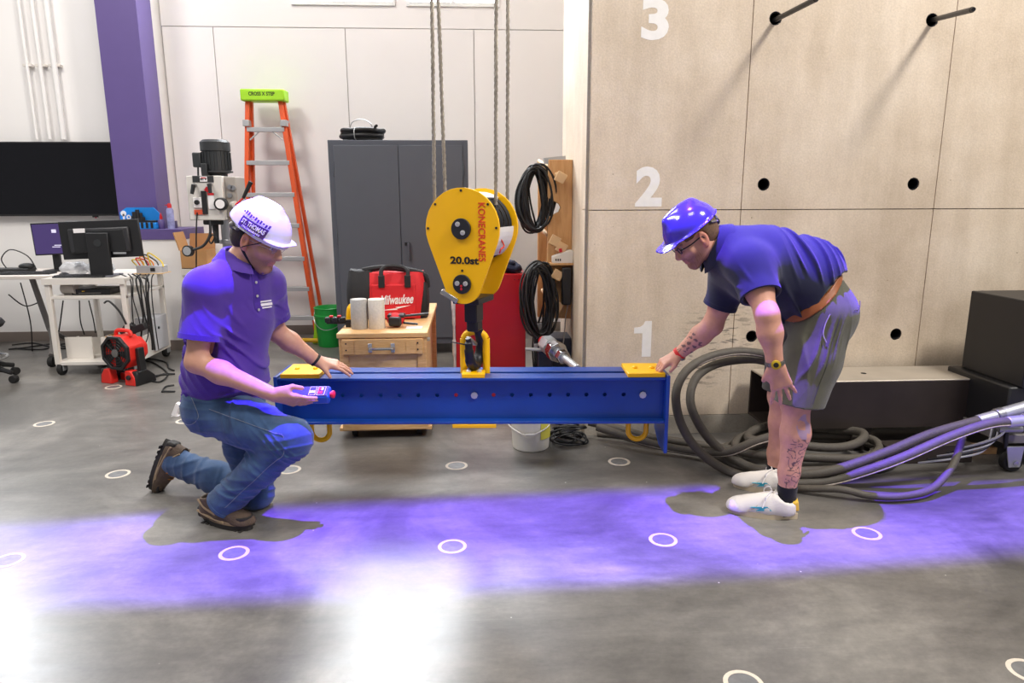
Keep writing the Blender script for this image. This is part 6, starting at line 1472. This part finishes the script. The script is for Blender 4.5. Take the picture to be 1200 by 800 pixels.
v.chain([SN, SN*.5+elN*.5, elN], [.060, .056, .045], .03); v.chain([elN, elN*.66+wrN*.34, wrN], [.045, .048, .030], .03)
v.chain([SF, SF*.5+elF*.5, elF], [.060, .056, .047], .03); v.chain([elF, elF*.66+wrF*.34, wrF], [.047, .049, .030], .03)
v.chain([hipN, knN], [.095, .062], .03); v.chain([hipF, knF], [.095, .062], .03)
for k_, a_ in ((knN, anN), (knF, anF)):
    v.chain([k_, k_*.68+a_*.32+V3(.012, 0, 0), k_*.3+a_*.7, a_], [.060, .062, .044, .038], .03); v.ell(k_+V3(-.02, 0, -.01), (.042, .045, .05), None, .03); v.cone(a_, a_+V3(-.06, 0, -.03), .036, .03, .03)
sculpt_head(v, hcB, RB, sB, Nck, .06)
xdF = npv(at(766, 432, 3.40))-wrF
hand(v, wrF, xdF, (-.25, -.25, 1), +1, ((14, 22, 14), (16, 24, 16), (20, 28, 18), (26, 32, 18)), .05, 1.0, thumb=((.022, .030, -.004), (.050, .050, -.016), (.082, .056, -.026)))
xdN = npv(at(919, 462, 2.795))-wrN
hand(v, wrN, xdN, (-.2, -1, .1), -1, ((6, 14, 8), (4, 12, 8), (4, 12, 8), (6, 14, 10)), .2, 1.12, thumb=((.022, .030, -.006), (.048, .046, -.022), (.07, .05, -.045)))
P, F = v.mesh()
C = colour_skin(P, SKIN2, hcB, RB, sB, .85, (112, 72, 52))
def vein(P, sc, thr, seed):
    a = np.sin(P @ V3(97, 41, 63)*sc+seed)+np.sin(P @ V3(-53, 88, 29)*sc+1.7*np.sin(P @ V3(31, 22, 77)*sc)+seed)+np.sin(P @ V3(17, -64, 93)*sc+2*np.sin(P @ V3(71, 12, -37)*sc)); return np.abs(a) < thr
q = P-knN; t = (q @ unit(anN-knN))/np.linalg.norm(anN-knN); near = np.linalg.norm(q-np.outer(q @ unit(anN-knN), unit(anN-knN)), axis=1) < .09
leg = near & (t > .34) & (t < .88) & (P[:, 1] < anN[1]+.02) & (P[:, 0] > anN[0]-.03+.0)
ink = np.array(lin((44, 46, 62))); m = leg & vein(P, 1.25, .26, 1); C[m] = C[m]*.18+ink*.82
blot = near & (t > .08) & (t < .36) & (P[:, 1] < anN[1]) & (((P[:, 0]-(knN[0]+.02))/.035)**2+((t-.22)/.12)**2 < 1); m = blot & (np.sin(P @ V3(90, 30, 70))+np.sin(P @ V3(-60, 80, 55)) > -.3); C[m] = C[m]*.5+np.array(lin((120, 134, 196)))*.5
u = unit(wrF-elF); q = P-elF; t = (q @ u)/np.linalg.norm(wrF-elF); rr = np.linalg.norm(q-np.outer(q @ u, u), axis=1); arm = (rr < .07) & (P[:, 1] < (elF[1]+(wrF[1]-elF[1])*t)-.012)
for tc_, w_ in ((.45, .05), (.6, .05), (.76, .06)):
    m = arm & (np.abs(t-tc_-.04*np.sin(P[:, 2]*180)) < w_) & (np.sin(P @ V3(160, 60, 210))+np.sin(P @ V3(-120, 90, 170)+tc_*30) > .25); C[m] = C[m]*.25+ink*.75
m = arm & (t > .86) & (t < 1.0) & vein(P, 1.6, .35, 4); C[m] = C[m]*.2+ink*.8
np_mesh('body', P, F, M_skin, pb, orgB, C)
M_hairB = mat('light_brown_hair', (112, 82, 58), .7, var=.3, vscale=120, bump=.6, bscale=300)
hair(hcB, RB, sB, pb, orgB, M_hairB, bottom=-.06, inf=.009)
# polo shirt
M_navyp = cloth_mat('navy_polo', (40, 42, 66), 700)
lo, hi = sdf_bounds([pel, Nck, SN, SF, elN, elF, hipN, hipF], .22); v = Vol(lo, hi, .0046)
torsoB(v, .026)
v.cone(Nck+unit(hcB-Nck)*.03, Nck+unit(Che-Nck)*.05, .074, .094, .04)
v.ell(Wst*.6+Che*.4-bup*.075, (.16, .16, .10), None, .07)
v.cone(pel, pel+V3(.03, 0, -.03), .172, .165, .04, flat=(V3(0, 1, 0), 1.1))
eN, nN = sleeve(v, SN, elN, .62, .088, .084); eF, nF = sleeve(v, SF, elF, .6, .085, .08)
hemo = npv(at(974, 337, 2.94)); hemn = unit(npv(at(1004, 320, 3.08))-npv(at(938, 290, 3.08))); hemn = unit(V3(.68, 0, -.73))
hemo = hemo+hemn*.02; v.plane(hemo, hemn, .006)
v.plane(Nck+unit(hcB-Nck)*.045, unit(hcB-Nck), .01)
def fB(P):
    s1 = np.clip((Che[0]+.02-P[:, 0])/-.1, 0, 1)
    a = folds(P, Wst, unit(V3(-.55, 0, 1.)), unit(V3(1, 0, .45)), 135, .020, 2)*s1*np.clip((.30-np.abs(P[:, 0]-Wst[0]))/.1, 0, 1)
    arm = np.exp(-(np.linalg.norm(P-(SN*.4+eN*.6), axis=1)/.1)**4)
    return a*(1-arm)+folds(P, SN, nN, (1, 0, .3), 110, .011, 3)*arm*np.clip(((eN-P) @ nN-.02)/.04, 0, 1)
v.displace(fB)
v.plane(hemo, hemn, .003)
v.cone(eN-nN*.02, eN+nN*.05, .07, .082, .004, op='-'); v.cone(eF-nF*.02, eF+nF*.05, .066, .076, .004, op='-')
v.cone(Nck+unit(hcB-Nck)*.05, Nck+unit(hcB-Nck)*.14, .062, .068, .004, op='-')
v.cone(pel, hemo+hemn*.1, .155, .155, .004, flat=(V3(0, 1, 0), 1.1), op='-')
P, F = v.mesh(); sb_ = np_mesh('polo_shirt', P, F, M_navyp, pb, orgB)
collar(sb_, orgB, Nck+unit(hcB-Nck)*.035, unit(unit(hcB-Nck)+V3(-.1, 0, .25)), unit(V3(-.5, 0, -1)), .074, M_navyp, hgt=.035)
for e, n_, r in ((eN, nN, .085), (eF, nF, .081)): tube_ring('sleeve_hem', e-n_*.012, n_, r-.002, .02, .004, M_navyp, sb_, orgB)
lp = npv(at(862, 333, 2.86)); lp = surf_pt(P, lp, V3(0, -1, 0)) if len(P) else lp
# shorts
M_short = cloth_mat('olive_shorts', (88, 86, 72), 500, var=.1)
lo, hi = sdf_bounds([pel, hipN, hipF, knN, knF], .2); v = Vol(lo, hi, .0046)
hmN = npv(at(936, 472, 2.93)); hmF = npv(at(918, 458, 3.24))
v.cone(pel+V3(0, 0, -.02), pel+ax1*.14, .158, .154, .05, flat=(V3(0, 1, 0), 1.15)); v.ell(pel+V3(.045, 0, -.02), (.115, .165, .12), None, .06)
dN, dF = unit(hmN-hipN), unit(hmF-hipF)
v.chain([hipN, hipN*.5+hmN*.5], [.122, .118], .05); v.cone(hipN*.5+hmN*.5, hmN+dN*.04, .118, .108, .04, cut=[(hmN, unit(V3(-.1, 0, -1)))])
v.chain([hipF, hipF*.5+hmF*.5], [.118, .112], .05); v.cone(hipF*.5+hmF*.5, hmF+dF*.04, .112, .1, .04, cut=[(hmF, unit(V3(-.1, 0, -1)))])
def fS(P):
    c_ = npv(at(935, 395, 2.88))
    o_ = folds(P, c_, unit(V3(-.6, 0, -1)), unit(V3(1, 0, -.5)), 120, .016, 3)*np.exp(-(np.linalg.norm(P-c_, axis=1)/.2)**2)
    return o_+folds(P, hipN, unit(V3(-.3, 0, -1)), (1, .2, 0), 70, .004, 5)
v.displace(fS)
wo = pel+ax1*.155; raw = v.d.copy(); v.plane(wo, ax1, .004)
v.cone(hmN-dN*.04, hmN+dN*.08, .094, .1, .004, op='-'); v.cone(hmF-dF*.04, hmF+dF*.08, .09, .094, .004, op='-')
P, F = v.mesh(); so = np_mesh('shorts', P, F, M_short, pb, orgB)
# belt
M_belt = mat('brown_leather', (150, 84, 44), .5)
v.d = raw-.006; v.plane(hemo+hemn*.000, hemn, .002); v.plane(hemo-hemn*.032, -hemn, .002); Pb, Fb = v.mesh(); np_mesh('belt', Pb, Fb, M_belt, pb, orgB)
tube_ring('hem_band', hmN-dN*.012, unit(V3(.1, 0, 1)), .105, .02, .003, M_short, so, orgB)
M_seam = mat('shorts_seam', (66, 64, 54), .85)
MB().tube([Vector(surf_pt(P, hipN*(1-t)+hmN*t+V3(.01, 0, .03), V3(0, -1, 0))+V3(0, -.0005, 0)-orgB) for t in np.linspace(0, 1., 9)], .0012, 5, sm=4).build('side_seam', M_seam, so)
MB().tube([Vector(surf_pt(P, npv(at(u_, v_, 3.0)), V3(0, -1, 0))-orgB) for u_, v_ in ((955, 362), (950, 372), (946, 384), (948, 393))], .0025, 5, sm=4).build('pocket_edge', mat('pocket_lining', (150, 144, 130), .8), so)
MB().tube([Vector(surf_pt(P, npv(at(u_, v_, 3.0)), V3(0, -1, .1))-orgB) for u_, v_ in ((984, 362), (994, 360), (1003, 352))], .0018, 5, sm=4).build('back_pocket_edge', M_seam, so)
# socks and sneakers
M_sock = cloth_mat('black_sock', (20, 20, 30), 600)
for a_, k_ in ((anN, knN), (anF, knF)):
    d = unit(k_-a_); v = Vol(np.minimum(a_, a_+d*.1)-.09, np.maximum(a_, a_+d*.1)+.09, .004)
    e = a_+d*(.085 if a_ is anN else .075); v.cone(a_+V3(-.04, 0, -.05), a_, .042, .044, .02); v.cone(a_+V3(.0, 0, -.06), e, .042, .0445, .02, cut=[(e, d)]); P, F = v.mesh(); np_mesh('sock', P, F, M_sock, pb, orgB)
SMt = dict(upper=mat('white_suede', (226, 220, 214), .8, var=.05, bump=.2, bscale=200), sole=mat('cream_rubber', (198, 182, 156), .6), trim=M_ylabel, lace=mat('white_lace', (234, 230, 228), .7))
M_teal = mat('teal_flash', (60, 170, 196), .6); M_yel2 = mat('yellow_heel', (238, 192, 70), .6)
def sn(tr, up_, zs):
    for sgn in (1, -1):
        tr(MB().prism([(.10, .045), (.165, .036), (.15, .048), (.19, .05), (.12, .062)], sgn*.0505-.003, sgn*.0505+.003)).build('side_flash', M_teal, up_)
        tr(MB().tube([(.2, sgn*.049, .03), (.17, sgn*.051, .05), (.15, sgn*.036, .075)], .002, 5, sm=4)).build('panel_seam', SMt['sole'], up_)
    tr(MB().tube([(.262, -.03, .034), (.235, -.036, .056), (.222, -.02, .07), (.219, 0, .074), (.222, .02, .07), (.235, .036, .056), (.262, .03, .034)], .0022, 5, sm=4)).build('toe_seam', SMt['sole'], up_)
    tr(MB().prism([(-.014, .045), (.012, .04), (.016, .085), (-.008, .09)], -.026, .026)).build('heel_tab', M_yel2, up_, bevel=.006)
    tr(MB().prism([(.082, .075), (.1, .07), (.088, .118), (.076, .118)], -.02, .02)).build('tongue', SMt['upper'], up_, bevel=.006)
h0, t0 = npv(flr(931, 607)), npv(flr(847, 597)); shoe(pb, orgB, h0, h0+unit(t0-h0)*.315, (0, 0, 1), SMt, False, 'sneaker', extra=sn)
h1 = npv(flr(916, 577)); t1 = npv(flr(855, 568)); h1 = t1+unit(h1-t1)*.30; shoe(pb, orgB, h1, t1, (0, 0, 1), SMt, False, 'sneaker', extra=sn)
# wrist things
tube_ring('red_wristband', wrF-unit(wrF-elF)*.006, wrF-elF, .032, .017, .004, mat('red_silicone', (222, 40, 36), .5), pb, orgB)
MB().ball(Vector(wrF-unit(wrF-elF)*.02+V3(.0, -.01, -.034)-orgB), (.018, .018, .01), 12, 8).build('fitness_tracker', M_gleg, pb, smooth=True)
wt = tube_ring('watch_strap', wrN-unit(wrN-elN)*.012, wrN-elN, .033, .018, .005, mat('beaded_steel', (120, 116, 104), .35, .6, var=.5, vscale=120), pb, orgB)
wp = wrN-unit(wrN-elN)*.012+unit(V3(-.35, -1, 0))*.037; MB().lathe([(.0, 0), (.019, 0), (.02, .006), (.016, .009), (0, .009)], 20, Vector(wp-orgB), (-.35, -1, 0), cap=False).build('watch_case', mat('brass', (210, 176, 50), .35, .5), wt, smooth=True)
MB().lathe([(.0, .0092), (.011, .0092), (0, .0098)], 14, Vector(wp-orgB), (-.35, -1, 0), cap=False).build('watch_face', M_blacktext, wt)
# hard hat
M_hatv = mat('violet_helmet', (66, 48, 168), .16, var=.03, coat=.5)
hh, PH, HH2 = helmet(hcB, RB, sB, pb, orgB, M_hatv, 'cap', base=.042, ro=(.130, .106, .112))
HB2 = lambda x, y, z: Vector(hcB+RB @ (V3(x, y, z)*sB)-orgB)
MB().tube([HB2(-.07, -.075, .03), HB2(-.105, -.04, .008), HB2(-.115, 0, .0), HB2(-.105, .04, .008), HB2(-.07, .075, .03)], .013, 8, flat=.5).build('head_band', M_gleg, hh, smooth=True)
MB().lathe([(.024, 0), (.026, .01), (.022, .018), (0, .02)], 16, HB2(-.112, 0, .0), Vector(RB @ V3(-1, 0, 0)), cap=False).build('ratchet_knob', M_black, hh, smooth=True)
for xx in (-.055, .045): MB().box(-.02, .02, -.004, .004, -.008, .008).xf(lambda q, xx=xx: HB2(xx+q.x, -.118+q.y, .056+q.z)).build('accessory_slot', M_hatv, hh, bevel=.002)
glasses(HB2, M_black, M_lens, pb, True)
MB().ball(HB2(-.004, -.088, -.046), .0045, 8, 6).build('ear_stud', M_black, pb, smooth=True)
